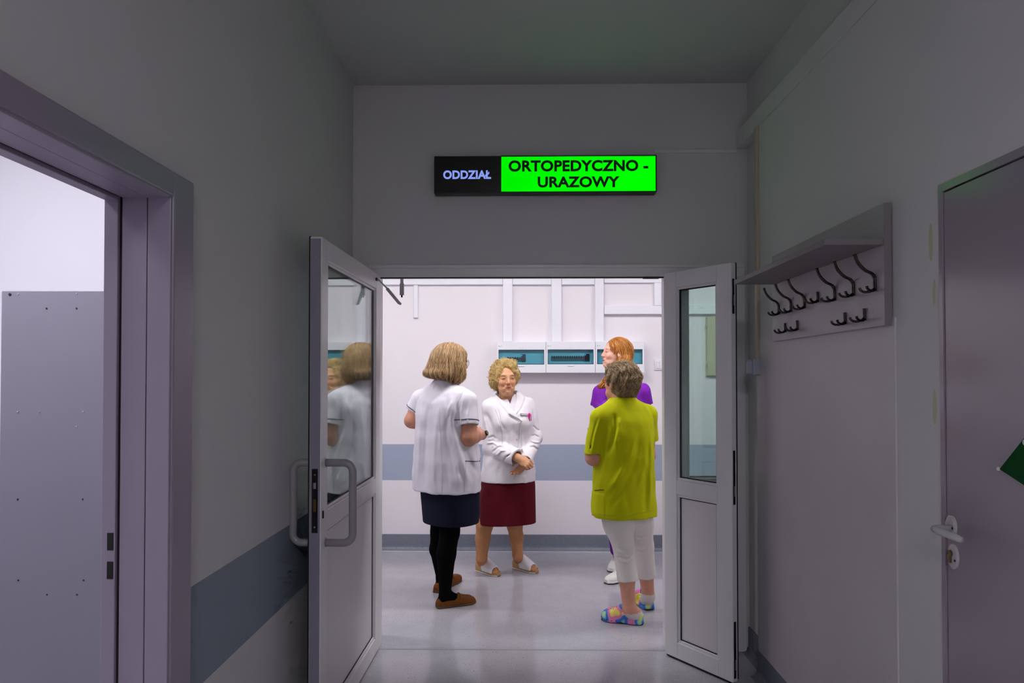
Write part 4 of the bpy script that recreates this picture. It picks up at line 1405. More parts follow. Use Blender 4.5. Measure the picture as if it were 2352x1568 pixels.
def garment(name, F, parent, origin, material, colors=None, second=None):
    V, Q = F.net()
    me = np_mesh(name, V, Q, origin, colors(V) if callable(colors) else colors)
    o = link(name, me, material, parent)
    if second is not None:                      # (material, test on vertex positions)
        me.materials.append(second[0])
        t = second[1](V)
        me.polygons.foreach_set('material_index', t[Q].all(1).astype(np.int32) if len(me.polygons) == len(Q) else np.zeros(len(me.polygons), np.int32))
    return o

def surf_tube(name, F, pts, rad, material, parent, origin, off=0.0005, n=6, closed=False, sub=6):
    P = np.array([tuple(v) for v in spline([Vector(p) for p in pts], sub)]) if sub else np.array(pts)
    P = F.snap(P, off)
    return tube(name, [tuple(p - origin) for p in P], rad, material, parent, n=n, closed=closed)

# --- footwear on a heel-to-toe frame
class FootFrame:
    def __init__(self, heel, toe):
        heel, toe = np.array(heel, float), np.array(toe, float)
        self.h = heel; d = toe - heel; d[2] = 0
        self.L = np.linalg.norm(d); self.d = d / self.L
        self.n = vec(-self.d[1], self.d[0], 0)
    def p(self, t, v, w):
        return self.h + self.d * (t * self.L) + self.n * v + vec(0, 0, w)
    def solid(self, prof, z0=0.0, pw=2.6, bottom=None):
        """prof rows: (t, half width, top height, side shift)"""
        A = np.array(prof, float)
        ti = np.linspace(0, 1, 80)
        cols = [np.interp(ti, A[:, 0], A[:, i]) for i in (1, 2, 3)]
        for c in cols:
            for _ in range(2):
                c[1:-1] = (c[:-2] + 2 * c[1:-1] + c[2:]) / 4
        def fn(x, y, z):
            u = ((x - self.h[0]) * self.d[0] + (y - self.h[1]) * self.d[1]) / self.L
            v = (x - self.h[0]) * self.n[0] + (y - self.h[1]) * self.n[1]
            hw, ht, sh = [np.interp(np.clip(u, 0, 1), ti, c) for c in cols]
            zb = z0 if bottom is None else np.interp(np.clip(u, 0, 1), bottom[0], bottom[1])
            vv = np.abs(v - sh) / hw; ww = np.maximum(z - zb, 0) / np.maximum(ht - zb, 1e-3)
            k = (vv ** pw + ww ** pw) ** (1 / pw)
            d = (k - 1) * np.minimum(hw, np.maximum(ht - zb, 1e-3))
            d = np.maximum(d, zb - z)
            return np.maximum(d, np.maximum(-u, u - 1) * self.L)
        c0, c1 = self.h, self.p(1, 0, 0)
        m = A[:, 1].max() + 0.03
        return fn, np.minimum(c0, c1) - m, np.maximum(c0, c1) + vec(m, m, A[:, 2].max() + 0.02)
# ------------------------------------------------------------------ people
def lin(r, g, b):
    return np.array(srgb(r, g, b)[:3])

def new_person(x, y, label):
    o = empty('person', (x, y, 0))
    tag(o, label, 'person')
    return o, vec(x, y, 0)

def cloth_mat(name, col, rough=0.8, bump=0.06, bscale=260, noise=0.03, sheen=0.0):
    return mat(name, col, rough, noise=noise, nscale=14, bump=bump, bscale=bscale, spec=0.18, sheen=sheen)

M_tunic_w = cloth_mat('white_tunic_cotton', srgb(226, 222, 233))
M_jacket_w = cloth_mat('white_jacket_cotton', srgb(229, 225, 230))
M_shirt = cloth_mat('pale_shirt', srgb(222, 218, 228))
M_navy = cloth_mat('navy_skirt', srgb(24, 28, 48), 0.85)
M_burg = cloth_mat('burgundy_skirt', srgb(92, 12, 28), 0.8)
M_lime = cloth_mat('lime_tunic_cotton', srgb(190, 194, 0))
M_purple = cloth_mat('purple_tunic_cotton', srgb(122, 34, 168))
M_capri = cloth_mat('white_capri_trousers', srgb(228, 222, 218))
M_pipe = mat('navy_piping', srgb(40, 42, 66), 0.7, noise=0.05)
M_suede = mat('brown_suede', srgb(112, 66, 26), 0.85, noise=0.14, nscale=50, bump=0.2, bscale=300, spec=0.2)
M_sole = mat('brown_rubber_sole', srgb(96, 66, 40), 0.7, noise=0.08)
M_gold = mat('gold_buckle', srgb(220, 190, 110), 0.25, 1.0, noise=0.05)
M_leather_w = mat('white_leather', srgb(236, 234, 238), 0.5, noise=0.02, bump=0.05, bscale=120)
M_cork = mat('woven_cork_wedge', srgb(178, 142, 96), 0.8, noise=0.22, nscale=120, bump=0.3, bscale=160)
M_canvas = mat('white_canvas_shoe', srgb(232, 230, 224), 0.7, noise=0.03, bump=0.1, bscale=300)
M_dksole = mat('dark_sole', srgb(64, 50, 44), 0.7, noise=0.06)
M_specs = mat('thin_metal_frame', srgb(120, 92, 70), 0.3, 0.9, noise=0.03)
M_lens = glass_mat('spectacle_lens', (0.97, 0.97, 0.97, 1), 1.2)

def spectacles(h, parent, origin, material=None, rim=0.0011):
    o = empty('glasses'); o.parent = parent
    m = material or M_specs
    lst = []
    for s in (-1, 1):
        pts = []
        for i in range(24):
            a = 2 * math.pi * i / 24
            pts.append(tuple(h.p(s * 0.033 + 0.0245 * math.cos(a), 0.1005 - 0.10 * abs(s * 0.033 + 0.0245 * math.cos(a)) ** 1.2, -0.001 + 0.020 * math.sin(a)) - origin))
        tube('rim', pts, rim, m, o, n=6, closed=True)
        tube('temple_arm', [tuple(h.p(*q) - origin) for q in ((s * 0.0575, 0.095, 0.006), (s * 0.074, 0.075, 0.008), (s * 0.080, 0.01, 0.010), (s * 0.080, -0.012, 0.004))], rim, m, o, n=6)
        c = [h.p(s * 0.033 + 0.0240 * math.cos(2 * math.pi * i / 20), 0.1005 - 0.10 * abs(s * 0.033 + 0.024 * math.cos(2 * math.pi * i / 20)) ** 1.2, -0.001 + 0.0195 * math.sin(2 * math.pi * i / 20)) - origin for i in range(20)]
        back = [q - h.f * 0.0015 for q in c]
        Fc = [tuple(range(20)), tuple(reversed(range(20, 40)))] + [(i, 20 + i, 20 + (i + 1) % 20, (i + 1) % 20) for i in range(20)]
        link('lens', mesh_from('lens', c + back, Fc), M_lens, o)
    tube('bridge', [tuple(h.p(*q) - origin) for q in ((-0.0095, 0.1, 0.004), (0, 0.103, 0.007), (0.0095, 0.1, 0.004))], rim, m, o, n=6)
    return o

def fringe_colors(pal):
    return [lin(*c) for c in pal]

def hair_object(F, parent, origin, material, base, pal, roots_fn, flow, n, length, seg, rad, seed, off, curl=0.0, curlf=0.0, name='hair', fly=0.0):
    V, Q = F.net()
    rng = np.random.RandomState(seed)
    Cb = np.repeat(np.array(base)[None, :], len(V), 0) * (0.86 + 0.14 * noise3(V, 28, seed)[:, None])
    cand = V[roots_fn(V)] if roots_fn else V
    roots = cand[rng.randint(len(cand), size=n)]
    v2, q2, c2 = strands(F, roots, flow, length, seg, rad, pal, seed, off, curl, curlf, True, fly)
    VV = np.concatenate([V, v2]); QQ = np.concatenate([Q, q2 + len(V)]); CC = np.clip(np.concatenate([Cb, c2]), 0, 1)
    me = np_mesh(name, VV, QQ, origin, CC)
    return link(name, me, material, parent)

# ================================================================== 1. blonde bobbed woman in the white tunic, seen from behind
def woman_white_tunic():
    Y0 = 4.50
    J = lambda px, py, dy=0.0: W(px, py, Y0 + dy)
    c = J(1025, 868)
    par, org = new_person(c[0], Y0, 'blonde bobbed woman in white tunic and navy skirt, seen from behind, wearing a watch')
    T_ = Frame(vec(c[0], Y0, 0), 52)
    r, f = T_.r, T_.f
    h = Frame(J(1037, 832, 0.0), 26, -2, 0, 1.04)
    skin, tights = lin(200, 142, 116), lin(5, 5, 7)
    sR, sL = J(1074, 921, -0.115), J(966, 917, 0.115)
    eR, wR = J(1076, 1004, -0.15), J(1108, 998, 0.07)
    eL, wL = J(946, 966, 0.10), J(985, 985, 0.30)
    hipR, hipL = J(1040, 1120, -0.07), J(1012, 1120, 0.07)
    kR, kL = J(1033, 1222, -0.10), J(1010, 1222, 0.10)
    footR = FootFrame(G(1002, 1396), G(1092, 1383)); footL = FootFrame(G(1001, 1362), G(1056, 1330))
    aR, aL = footR.p(0.22, 0, 0.085), footL.p(0.22, 0, 0.085)
    # --- body
    F = Field((-0.98, 4.05, 0.0), (-0.10, 5.1, 1.74), 0.0048, ((0.95, 1.12), (1.44, 1.72)), 0.0032)
    F.add(stack([(0.80, c[0], Y0, 0.15, 0.12), (1.0, c[0], Y0, 0.15, 0.12), (1.2, c[0], Y0, 0.14, 0.10), (1.31, c[0], Y0, 0.11, 0.07)], r, f))
    limb(F, [hipR, kR, kR + (aR - kR) * 0.35 - f * 0.018, aR], [0.085, 0.062, 0.061, 0.036])
    limb(F, [hipL, kL, kL + (aL - kL) * 0.35 - f * 0.018, aL], [0.085, 0.060, 0.059, 0.035])
    for ft in (footR, footL):
        F.add(cone(ft.p(0.14, 0, 0.045), ft.p(0.62, 0, 0.036), 0.030, 0.028), 0.02)
        F.add(cone(ft.p(0.22, 0, 0.085), ft.p(0.45, 0, 0.052), 0.034, 0.026), 0.02)
        F.add(cone(ft.p(0.62, 0, 0.034), ft.p(0.85, 0, 0.026), 0.028, 0.018), 0.02)
    limb(F, [sR, eR, eR + (wR - eR) * 0.35 + vec(0, 0, 0.004), wR], [0.060, 0.055, 0.049, 0.030])
    limb(F, [sL, eL, wL], [0.055, 0.048, 0.029])
    build_hand(F, wR, unit(vec(-0.15, 0.95, 0.10)), unit(vec(0.9, 0.1, 0.4)), vec(-0.3, 0, 0.9), curl=(0.5, 0.5, 0.5, 0.5))
    build_hand(F, wL, unit(vec(0.6, 0.8, 0.1)), unit(vec(-0.5, 0.3, 0.6)), vec(0.3, 0, 0.8))
    build_head(F, h, J(1022, 905, 0.0), age=0.4, jowl=0.6)
    def col(P):
        C = np.repeat(skin[None], len(P), 0)
        C[P[:, 2] < 0.80] = tights
        return face_colors(P, C, h, skin, lin(178, 96, 92), lin(140, 104, 70))
    garment('body', F, par, org, M_skin, col, (mat('black_tights', srgb(12, 12, 14), 0.9, noise=0.1, spec=0.05), lambda V: V[:, 2] < 0.80))
    eye_parts(h, par, org, srgb(80, 96, 110))
    # --- skirt
    K = Field((-0.95, 4.1, 0.48), (-0.2, 4.95, 0.95), 0.006)
    k0 = G(1036, 1206)   # only for the axis position
    kx, ky = J(1036, 1160)[0], Y0 - 0.01
    K.add(stack([(0.525, kx, ky, 0.188, 0.160), (0.60, kx, ky, 0.195, 0.166), (0.72, kx - 0.006, ky, 0.200, 0.170), (0.90, kx - 0.01, ky, 0.19, 0.16)], r, f, 2.3))
    K.cut(stack([(0.48, kx, ky, 0.170, 0.142), (0.555, kx, ky, 0.170, 0.142)], r, f, 2.3))
    garment('skirt', K, par, org, M_navy)
    # --- tunic
    S = Field((-1.0, 4.05, 0.68), (-0.15, 5.0, 1.50), 0.0052)
    def cz(px, py): return J(px, py)
    z = lambda py: J(1025, py)[2]
    X = lambda px: J(px, 1000)[0]
    S.add(stack([(0.735, X(1026), Y0, 0.243, 0.186), (0.86, X(1026), Y0, 0.242, 0.184), (z(1050), X(1026), Y0, 0.238, 0.182), (z(1000), X(1024), Y0, 0.222, 0.172),
                 (z(950), X(1021), Y0, 0.205, 0.158), (z(920), X(1020), Y0, 0.190, 0.140), (z(900), X(1020), Y0, 0.160, 0.105), (z(888), X(1020), Y0, 0.105, 0.075), (z(876), X(1021), Y0, 0.066, 0.062)], r, f, 2.3))
    S.add(cone(sR + vec(0, 0, 0.005), J(1020, 893, 0.0), 0.058, 0.060), 0.05)
    S.add(cone(sL + vec(0, 0, 0.005), J(1020, 893, 0.0), 0.058, 0.060), 0.05)
    S.add(ell(J(1050, 935, -0.10), (0.10, 0.09, 0.12)), 0.05)
    cuR = J(1075, 977, -0.15); cuL = J(950, 944, 0.12)
    dR = unit(cuR - sR); dL = unit(cuL - sL)
    S.add(sleeve(sR + vec(-0.006, 0, -0.005), cuR, 0.068, 0.070), 0.022)
    S.add(sleeve(sL, cuL, 0.062, 0.058, 0.009), 0.022)
    # loose vertical drape, stronger toward the hem
    def drape(x, y, zz):
        lx = (x - c[0]) * r[0] + (y - Y0) * r[1]; ly = (x - c[0]) * f[0] + (y - Y0) * f[1]
        th = np.arctan2(ly / 0.18, lx / 0.24)
        k = np.clip((1.22 - zz) / 0.45, 0, 1) * np.clip((zz - 0.72) / 0.12, 0.3, 1)
        return -0.0065 * k * np.sin(9 * th + 1.2 * np.sin(4 * zz + th)) - 0.003 * k * np.sin(17 * th + 2 + 6 * zz)
    S.displace(drape)
    Fo = lambda pts, a, w: fold(S, [J(*p) for p in pts], a, w, -1, Y0)
    Fo([(1052, 905), (1042, 960), (1068, 1050), (1092, 1120)], 0.009, 0.020)
    Fo([(1040, 935), (1030, 985), (1046, 1060), (1056, 1130)], -0.009, 0.018)
    Fo([(1016, 920), (1006, 1000), (1004, 1090), (1014, 1135)], 0.007, 0.015)
    Fo([(990, 925), (984, 1010), (980, 1120)], -0.008, 0.017)
    Fo([(970, 930), (968, 1010), (962, 1110)], 0.007, 0.013)
    Fo([(1060, 985), (1075, 1030), (1095, 1080)], -0.008, 0.014)
    Fo([(1062, 900), (1056, 930), (1060, 975)], -0.008, 0.009)
    Fo([(1072, 902), (1066, 940), (1064, 970)], 0.006, 0.008)
    Fo([(1086, 915), (1080, 945), (1080, 970)], 0.005, 0.007)
    Fo([(1048, 915), (1038, 935), (1034, 960)], 0.006, 0.010)
    S.cut(stack([(0.66, X(1026), Y0, 0.221, 0.164), (0.760, X(1026), Y0, 0.221, 0.164)], r, f, 2.3))
    S.cut(cone(J(967, 1142, -0.02), J(961, 1085, 0.02), 0.009, 0.001))
    # front pocket on the right side
    wrinkle(S, 0.003, 5, hem=0.73)
    tu = garment('tunic', S, par, org, M_tunic_w)
    mat('tunic_seam', srgb(206, 200, 213), 0.8, noise=0.03)
    # navy piping on both sleeves, the pocket mouth and the shoulder seam
    for cu, dd, back in ((cuR, dR, 0.030), (cuL, dL, 0.016)):
        o_ = cu - dd * back
        tube('sleeve_piping', [tuple(p - org) for p in ring_on(S, o_, dd, 0.0018, 0.12)], 0.0026, M_pipe, tu, n=6, closed=True)
    pr_ = ring_on(S, vec(c[0], Y0, J(1094, 1050)[2]), vec(0, 0, 1), 0.0015, 0.35, 24, r, -0.30, 0.85)
    pr_[:, 2] -= 0.012 * np.sin(np.linspace(0, math.pi, 24))
    tube('pocket_piping', [tuple(q - org) for q in pr_], 0.0030, M_pipe, tu, n=6)
    pe_ = ring_on(S, vec(c[0], Y0, J(1094, 1118)[2]), vec(0, 0, 1), 0.0005, 0.35, 24, r, -0.30, 0.85)
    tube('pocket_seam', [tuple(q - org) for q in pe_], 0.0012, MATS['tunic_seam'], tu, n=6)
    surf_tube('pocket_seam', S, [pr_[0], (pr_[0] + pe_[0]) / 2, pe_[0]], 0.0012, MATS['tunic_seam'], tu, org)
    surf_tube('shoulder_piping', S, [J(1078, 893, -0.06), J(1090, 903, -0.07), J(1097, 920, -0.08), J(1098, 932, -0.09)], 0.0018, M_pipe, tu, org)
    surf_tube('armhole_seam', S, [J(1064, 897, -0.16), J(1051, 925, -0.2), J(1049, 955, -0.2), J(1052, 976, -0.2)], 0.0012, mat('tunic_seam', srgb(206, 200, 213), 0.8, noise=0.03), tu, org)
    surf_tube('back_seam', S, [J(1004, 930, -0.2), J(1012, 1010, -0.2), J(1016, 1080, -0.2), J(1016, 1132, -0.2)], 0.0010, MATS['tunic_seam'], tu, org)
    # --- hair: chin length bob
    H = Field(h.o - vec(0.2, 0.2, 0.2), h.o + vec(0.2, 0.2, 0.19), 0.004)
    H.add(h.ell((0, -0.014, 0.030), (0.092, 0.114, 0.096)))
    H.add(h.ell((0, -0.024, -0.030), (0.103, 0.122, 0.085)), 0.04)
    H.add(h.ell((0, -0.062, -0.072), (0.112, 0.112, 0.046)), 0.03)
    H.add(h.ell((0.078, 0.006, -0.072), (0.026, 0.058, 0.060)), 0.03)
    H.add(h.ell((-0.078, 0.006, -0.072), (0.026, 0.058, 0.060)), 0.03)
    H.cut(h.ell((0, 0.140, -0.030), (0.13, 0.086, 0.125)), 0.01)
    H.cut(halfspace(h.p(0, 0, -0.127), h.u + h.f * 0.25, h.o - 0.25, h.o + 0.25), 0.012)
    H.cut(h.ell((0, 0.01, -0.15), (0.066, 0.08, 0.06)), 0.01)
    def locks(x, y, zz):
        q = h.loc(np.stack([x, y, zz], -1))
        th = np.arctan2(q[:, 0], -q[:, 1])
        k = np.clip((0.11 - q[:, 2]) / 0.16, 0, 1)
        return -0.0045 * k * (np.sin(23 * th + 5 * np.sin(9 * q[:, 2] + 2 * th)) + 0.7 * np.sin(41 * th + 3 * np.sin(20 * q[:, 2])))
    H.displace(locks)
    def flow(P):
        q = h.loc(P)
        d = np.repeat(-h.u[None], len(P), 0) + h.r[None] * (np.sign(q[:, 0]) * np.clip((q[:, 2] - 0.05) * 12, 0, 1))[:, None] * 0.8
        return d + h.f[None] * (0.25 * np.sin(q[:, 0] * 40))[:, None] - h.f[None] * (np.clip(q[:, 2] - 0.06, 0, 1) * 10)[:, None]
    pal = fringe_colors([(204, 172, 128), (190, 156, 112), (216, 188, 148), (172, 134, 92), (196, 162, 120), (156, 118, 78)])
    hair_object(H, par, org, M_hair, lin(176, 140, 98), pal, lambda V: h.loc(V)[:, 2] > -0.07, flow, 6000, 0.13, 8, 0.0009, 3, 0.0026, 0.2, 0.5, fly=0.008)
    spectacles(h, par, org)
    # --- wrist watch
    wd = unit(wR - eR)
    wo = wR - wd * 0.012
    wt = empty('wristwatch'); wt.parent = par
    rg = ring_on(F, wo, wd, 0.001, 0.07, 32)
    tube('strap', [tuple(p - org) for p in rg], 0.005, mat('orange_brown_strap', srgb(176, 104, 66), 0.5, noise=0.06), wt, n=8, closed=True, flat=0.35, up=tuple(wd))
    outw = unit(vec(0.85, -0.35, 0.35)); outw = unit(outw - wd * (outw @ wd))
    cpt = wo + outw * (0.034)
    disc('watch_case', tuple(cpt - org), 0.0175, 0.010, tuple(outw), mat('watch_case_black', srgb(30, 28, 26), 0.25, 0.5, noise=0.05), wt, 20, ry=0.021, up=tuple(wd))
    disc('watch_face', tuple(cpt + outw * 0.010 - org), 0.0125, 0.0008, tuple(outw), mat('watch_face_olive', srgb(96, 92, 40), 0.15, noise=0.2, nscale=90), wt, 20, ry=0.016, up=tuple(wd))
    # --- loafers
    for ft in (footR, footL):
        sh = empty('loafer'); sh.parent = par
        L = Field(ft.p(0.5, 0, 0) - vec(0.2, 0.2, 0.0) - vec(0, 0, 0.01), ft.p(0.5, 0, 0) + vec(0.2, 0.2, 0.12), 0.0038)
        L.add(ft.solid([(0, 0.020, 0.040, 0), (0.04, 0.030, 0.062, 0), (0.2, 0.035, 0.066, 0), (0.42, 0.037, 0.062, 0), (0.55, 0.041, 0.076, 0), (0.68, 0.044, 0.064, 0), (0.85, 0.041, 0.052, 0), (0.95, 0.030, 0.042, 0), (1.0, 0.014, 0.024, 0)], 0.010))
        L.cut(ell(ft.p(0.275, 0, 0.098), (0.078, 0.030, 0.052), np.stack([ft.d, ft.n, vec(0, 0, 1)], 1)), 0.004)
        garment('upper', L, sh, org, M_suede)
        L2 = Field(ft.p(0.5, 0, 0) - vec(0.2, 0.2, 0.01), ft.p(0.5, 0, 0) + vec(0.2, 0.2, 0.04), 0.0038)
        L2.add(ft.solid([(0, 0.024, 0.016, 0), (0.04, 0.033, 0.016, 0), (0.2, 0.037, 0.016, 0), (0.45, 0.037, 0.016, 0), (0.7, 0.046, 0.016, 0), (0.88, 0.042, 0.016, 0), (1.0, 0.016, 0.016, 0)], 0.0, 6))
        garment('sole', L2, sh, org, M_sole)
        surf_tube('apron_seam', L, [ft.p(0.52, 0.040, 0.07), ft.p(0.72, 0.034, 0.06), ft.p(0.86, 0.018, 0.055), ft.p(0.88, 0, 0.055), ft.p(0.86, -0.018, 0.055), ft.p(0.72, -0.034, 0.06), ft.p(0.52, -0.040, 0.07)], 0.0016, M_sole, sh, org)
        surf_tube('strap', L, [ft.p(0.57, 0.038, 0.05), ft.p(0.58, 0.02, 0.075), ft.p(0.585, 0, 0.08), ft.p(0.58, -0.02, 0.075), ft.p(0.57, -0.038, 0.05)], 0.0045, M_suede, sh, org)
        disc('buckle', tuple(L.snap([ft.p(0.60, -0.012, 0.075)])[0] - org), 0.006, 0.004, (0, 0, 1), M_gold, sh, 10)
    return F

# ================================================================== 2. curly blonde woman in the white jacket, facing the door
def woman_white_jacket():
    Y0 = 5.10
    J = lambda px, py, dy=0.0: W(px, py, Y0 + dy)
    c = J(1172, 868)
    par, org = new_person(c[0], Y0, 'older woman with curly blonde hair in white jacket and burgundy skirt, hands clasped')
    T_ = Frame(vec(c[0], Y0, 0), -74)
    r, f = T_.r, T_.f
    h = Frame(J(1160, 869, -0.04), -74, -2, -2, 1.04)
    skin, tights = lin(214, 160, 122), lin(188, 132, 88)
    sR, sL = J(1126, 931, -0.05), J(1211, 931, 0.05)
    eR, wR = J(1129, 1026, -0.06), J(1190, 1052, -0.235)
    eL, wL = J(1229, 1005, 0.01), J(1206, 1060, -0.205)
    hipR, hipL = J(1140, 1130, -0.02), J(1198, 1130, 0.02)
    kR, kL = J(1113, 1205, -0.03), J(1182, 1205, 0.02)
    footR = FootFrame(G(1097, 1309), G(1141, 1322)); footL = FootFrame(G(1181, 1303), G(1225, 1314))
    for ft in (footR, footL):      # keep a life-size length
        ft.L = 0.235
    aR, aL = J(1106, 1283, -0.02), J(1189, 1275, 0.03)
    F = Field((-0.42, 4.65, 0.0), (0.30, 5.42, 1.64), 0.0045, ((0.72, 0.96), (1.30, 1.62)), 0.0027)
    F.add(stack([(0.70, c[0], Y0, 0.15, 0.11), (0.9, c[0], Y0, 0.14, 0.10), (1.1, c[0], Y0, 0.14, 0.10), (1.24, c[0], Y0, 0.13, 0.07)], r, f))
    limb(F, [hipR, kR, kR + (aR - kR) * 0.4 + vec(-0.004, 0.008, 0), aR], [0.085, 0.061, 0.054, 0.040])
    limb(F, [hipL, kL, kL + (aL - kL) * 0.4 + vec(0.004, 0.008, 0), aL], [0.085, 0.057, 0.051, 0.036])
    for ft, an in ((footR, aR), (footL, aL)):
        F.add(cone(an + vec(0, 0, 0.0), ft.p(0.20, 0, 0.075), 0.038, 0.034), 0.02)
        F.add(cone(ft.p(0.22, 0, 0.078), ft.p(0.62, 0, 0.046), 0.034, 0.030), 0.02)
        F.add(cone(ft.p(0.62, 0, 0.044), ft.p(0.86, 0, 0.034), 0.032, 0.020), 0.02)
        for i in range(5):
            v = -0.030 + 0.0145 * i
            F.add(cone(ft.p(0.80, v * 0.9, 0.030), ft.p(0.955 - 0.02 * abs(i - 1), v, 0.027), 0.0095, 0.0085), 0.003)
    limb(F, [sR + vec(0.01, 0, -0.03), eR, wR], [0.042, 0.040, 0.029])
    limb(F, [sL + vec(-0.01, 0, -0.03), eL, wL], [0.042, 0.040, 0.029])
    build_hand(F, wR + unit(wR - eR) * 0.004, unit(vec(0.84, -0.28, -0.46)), unit(vec(0.10, -0.90, 0.42)), vec(0.5, -0.1, 0.8), 0.98, (0.90, 0.92, 0.95, 0.98), 0.0, 0.8, 0.029)
    build_hand(F, wL + vec(0.006, 0.012, -0.004), unit(vec(-0.62, 0.05, -0.78)), unit(vec(0.3, 0.75, -0.3)), vec(-0.7, -0.2, 0.5), 0.86, (0.40, 0.45, 0.5, 0.55), 0.0, 0.5, 0.027)
    build_head(F, h, J(1167, 925, 0.0), (0.050, 0.056), age=1.0, smile=0.9, open_mouth=0.28, jowl=1.0, narrow=1.10, slit=0.0020)
    def col(P):
        C = np.repeat(skin[None], len(P), 0)
        C[P[:, 2] < 0.70] = tights
        return face_colors(P, C, h, skin, lin(176, 92, 82), lin(84, 54, 36), 0.55)
    garment('body', F, par, org, M_skin, col)
    eye_parts(h, par, org, srgb(70, 66, 60))
    # upper teeth between the lips
    # --- skirt
    K = Field((-0.45, 4.7, 0.33), (0.35, 5.45, 0.78), 0.006)
    z = lambda py: J(1170, py)[2]
    X = lambda px: J(px, 1100)[0]
    K.add(stack([(z(1199), X(1165), Y0, 0.213, 0.150), (z(1160), X(1165.5), Y0, 0.209, 0.150), (z(1110), X(1167), Y0, 0.201, 0.148), (z(1085), X(1168), Y0, 0.185, 0.13)], r, f, 2.6))
    K.cut(stack([(0.3, X(1165), Y0, 0.202, 0.139), (z(1188), X(1165), Y0, 0.202, 0.139)], r, f, 2.6))
    fold(K, [J(1112, 1110), J(1106, 1150), J(1108, 1195)], 0.006, 0.02, -1, Y0)
    fold(K, [J(1128, 1120), J(1124, 1195)], -0.006, 0.02, -1, Y0)
    fold(K, [J(1205, 1120), J(1208, 1195)], 0.004, 0.02, -1, Y0)
    garment('skirt', K, par, org, M_burg)
    # --- shirt with collar
    Q_ = Field((-0.33, 4.8, 1.05), (0.2, 5.35, 1.42), 0.004)
    Q_.add(stack([(1.06, X(1172), Y0 - 0.01, 0.14, 0.125), (1.20, X(1171), Y0 - 0.01, 0.13, 0.112), (1.27, X(1169), Y0 - 0.008, 0.092, 0.092), (1.315, X(1168), Y0 - 0.005, 0.072, 0.076), (1.35, X(1166), Y0, 0.068, 0.070)], r, f))
    cn = J(1176, 922, -0.12)
    Q_.cut(cone(J(1167, 925, -0.02), h.p(0, 0.0, -0.03), 0.052, 0.062), 0.004)
    vf = [(0.004, -0.02), (0.05, 0.09), (-0.03, 0.09)]
    def notch(x, y, zz):
        u = (x - cn[0]) * r[0] + (y - cn[1]) * r[1]; v = zz - cn[2]; w = (x - cn[0]) * f[0] + (y - cn[1]) * f[1]
        u, v, w = np.broadcast_arrays(u + 0 * zz, v + 0 * u, w + 0 * zz)
        return np.maximum(poly2d(u, v, vf), np.maximum(-w - 0.07, w - 0.2))
    Q_.cut((notch, cn - vec(0.15, 0.2, 0.05), cn + vec(0.15, 0.2, 0.12)), 0.002)
    patch(Q_, [(0.006, -0.018), (0.050, 0.045), (0.105, 0.075), (0.105, 0.015), (0.040, -0.052)], 0.006, cn, r, f, 0.4)
    patch(Q_, [(0.002, -0.018), (-0.030, 0.045), (-0.060, 0.075), (-0.070, 0.010), (-0.030, -0.048)], 0.006, cn, r, f, 0.4)
    garment('shirt', Q_, par, org, M_shirt)
    # --- jacket
    S = Field((-0.47, 4.68, 0.64), (0.36, 5.42, 1.40), 0.0040)
    S.add(stack([(z(1103.0), X(1167), Y0, 0.207, 0.160), (z(1085), X(1167.5), Y0, 0.205, 0.158), (z(1050), X(1168), Y0, 0.188, 0.148), (z(1015), X(1170), Y0, 0.172, 0.138),
                 (z(975), X(1172), Y0 - 0.005, 0.176, 0.150), (z(945), X(1171), Y0 - 0.005, 0.176, 0.140), (z(925), X(1170), Y0, 0.160, 0.105), (z(912), X(1169), Y0 + 0.005, 0.110, 0.082), (z(902), X(1168), Y0 + 0.01, 0.080, 0.072)], r, f, 2.3))
    for s, bx in ((-1, 1193), (1, 1154)):
        S.add(ell(J(bx, 970, -0.10), (0.072, 0.070, 0.070)), 0.035)
    S.add(cone(sR + vec(0, 0, -0.012), J(1160, 913, 0.01), 0.052, 0.056), 0.04)
    S.add(cone(sL + vec(0, 0, -0.012), J(1178, 913, 0.01), 0.050, 0.056), 0.04)
    cR = wR - unit(wR - eR) * 0.012; cL = wL - unit(wL - eL) * 0.010
    S.add(cone(sR + vec(0.004, 0, -0.016), eR, 0.064, 0.066), 0.025)
    S.add(sleeve(eR, cR, 0.066, 0.062), 0.015)
    S.add(cone(sL, eL, 0.062, 0.054), 0.025)
    S.add(sleeve(eL, cL, 0.054, 0.047, 0.008), 0.015)
    S.cut(stack([(0.6, X(1167), Y0, 0.190, 0.143), (z(1096), X(1167), Y0, 0.190, 0.143)], r, f, 2.3))
    # V opening
    o0 = J(1176, 968, -0.15)
    def vee(x, y, zz):
        u = (x - o0[0]) * r[0] + (y - o0[1]) * r[1]; v = zz - o0[2]; w = (x - o0[0]) * f[0] + (y - o0[1]) * f[1]
        u, v, w = np.broadcast_arrays(u + 0 * zz, v + 0 * u, w + 0 * zz)
        return np.maximum(poly2d(u, v, VP), np.maximum(-w - 0.165, w - 0.3))
    VP = [(-0.026, 0.062), (0.088, 0.195), (0.090, 0.30), (-0.062, 0.30), (-0.056, 0.175)]
    S.cut((vee, o0 - vec(0.3, 0.35, 0.02), o0 + vec(0.3, 0.4, 0.32)), 0.003)
    S.cut(cone(J(1167, 915, 0.01), h.p(0, 0, -0.02), 0.070, 0.075), 0.004)
    # lapels and collar as folded-over cloth
    patch(S, [(-0.064, 0.004), (0.022, 0.060), (0.090, 0.135), (0.112, 0.205), (0.092, 0.235), (-0.020, 0.070)], 0.012, o0, r, f, 0.4)
    patch(S, [(-0.028, 0.058), (-0.074, 0.120), (-0.092, 0.165), (-0.084, 0.215), (-0.062, 0.235), (-0.054, 0.175)], 0.010, o0, r, f, 0.4)
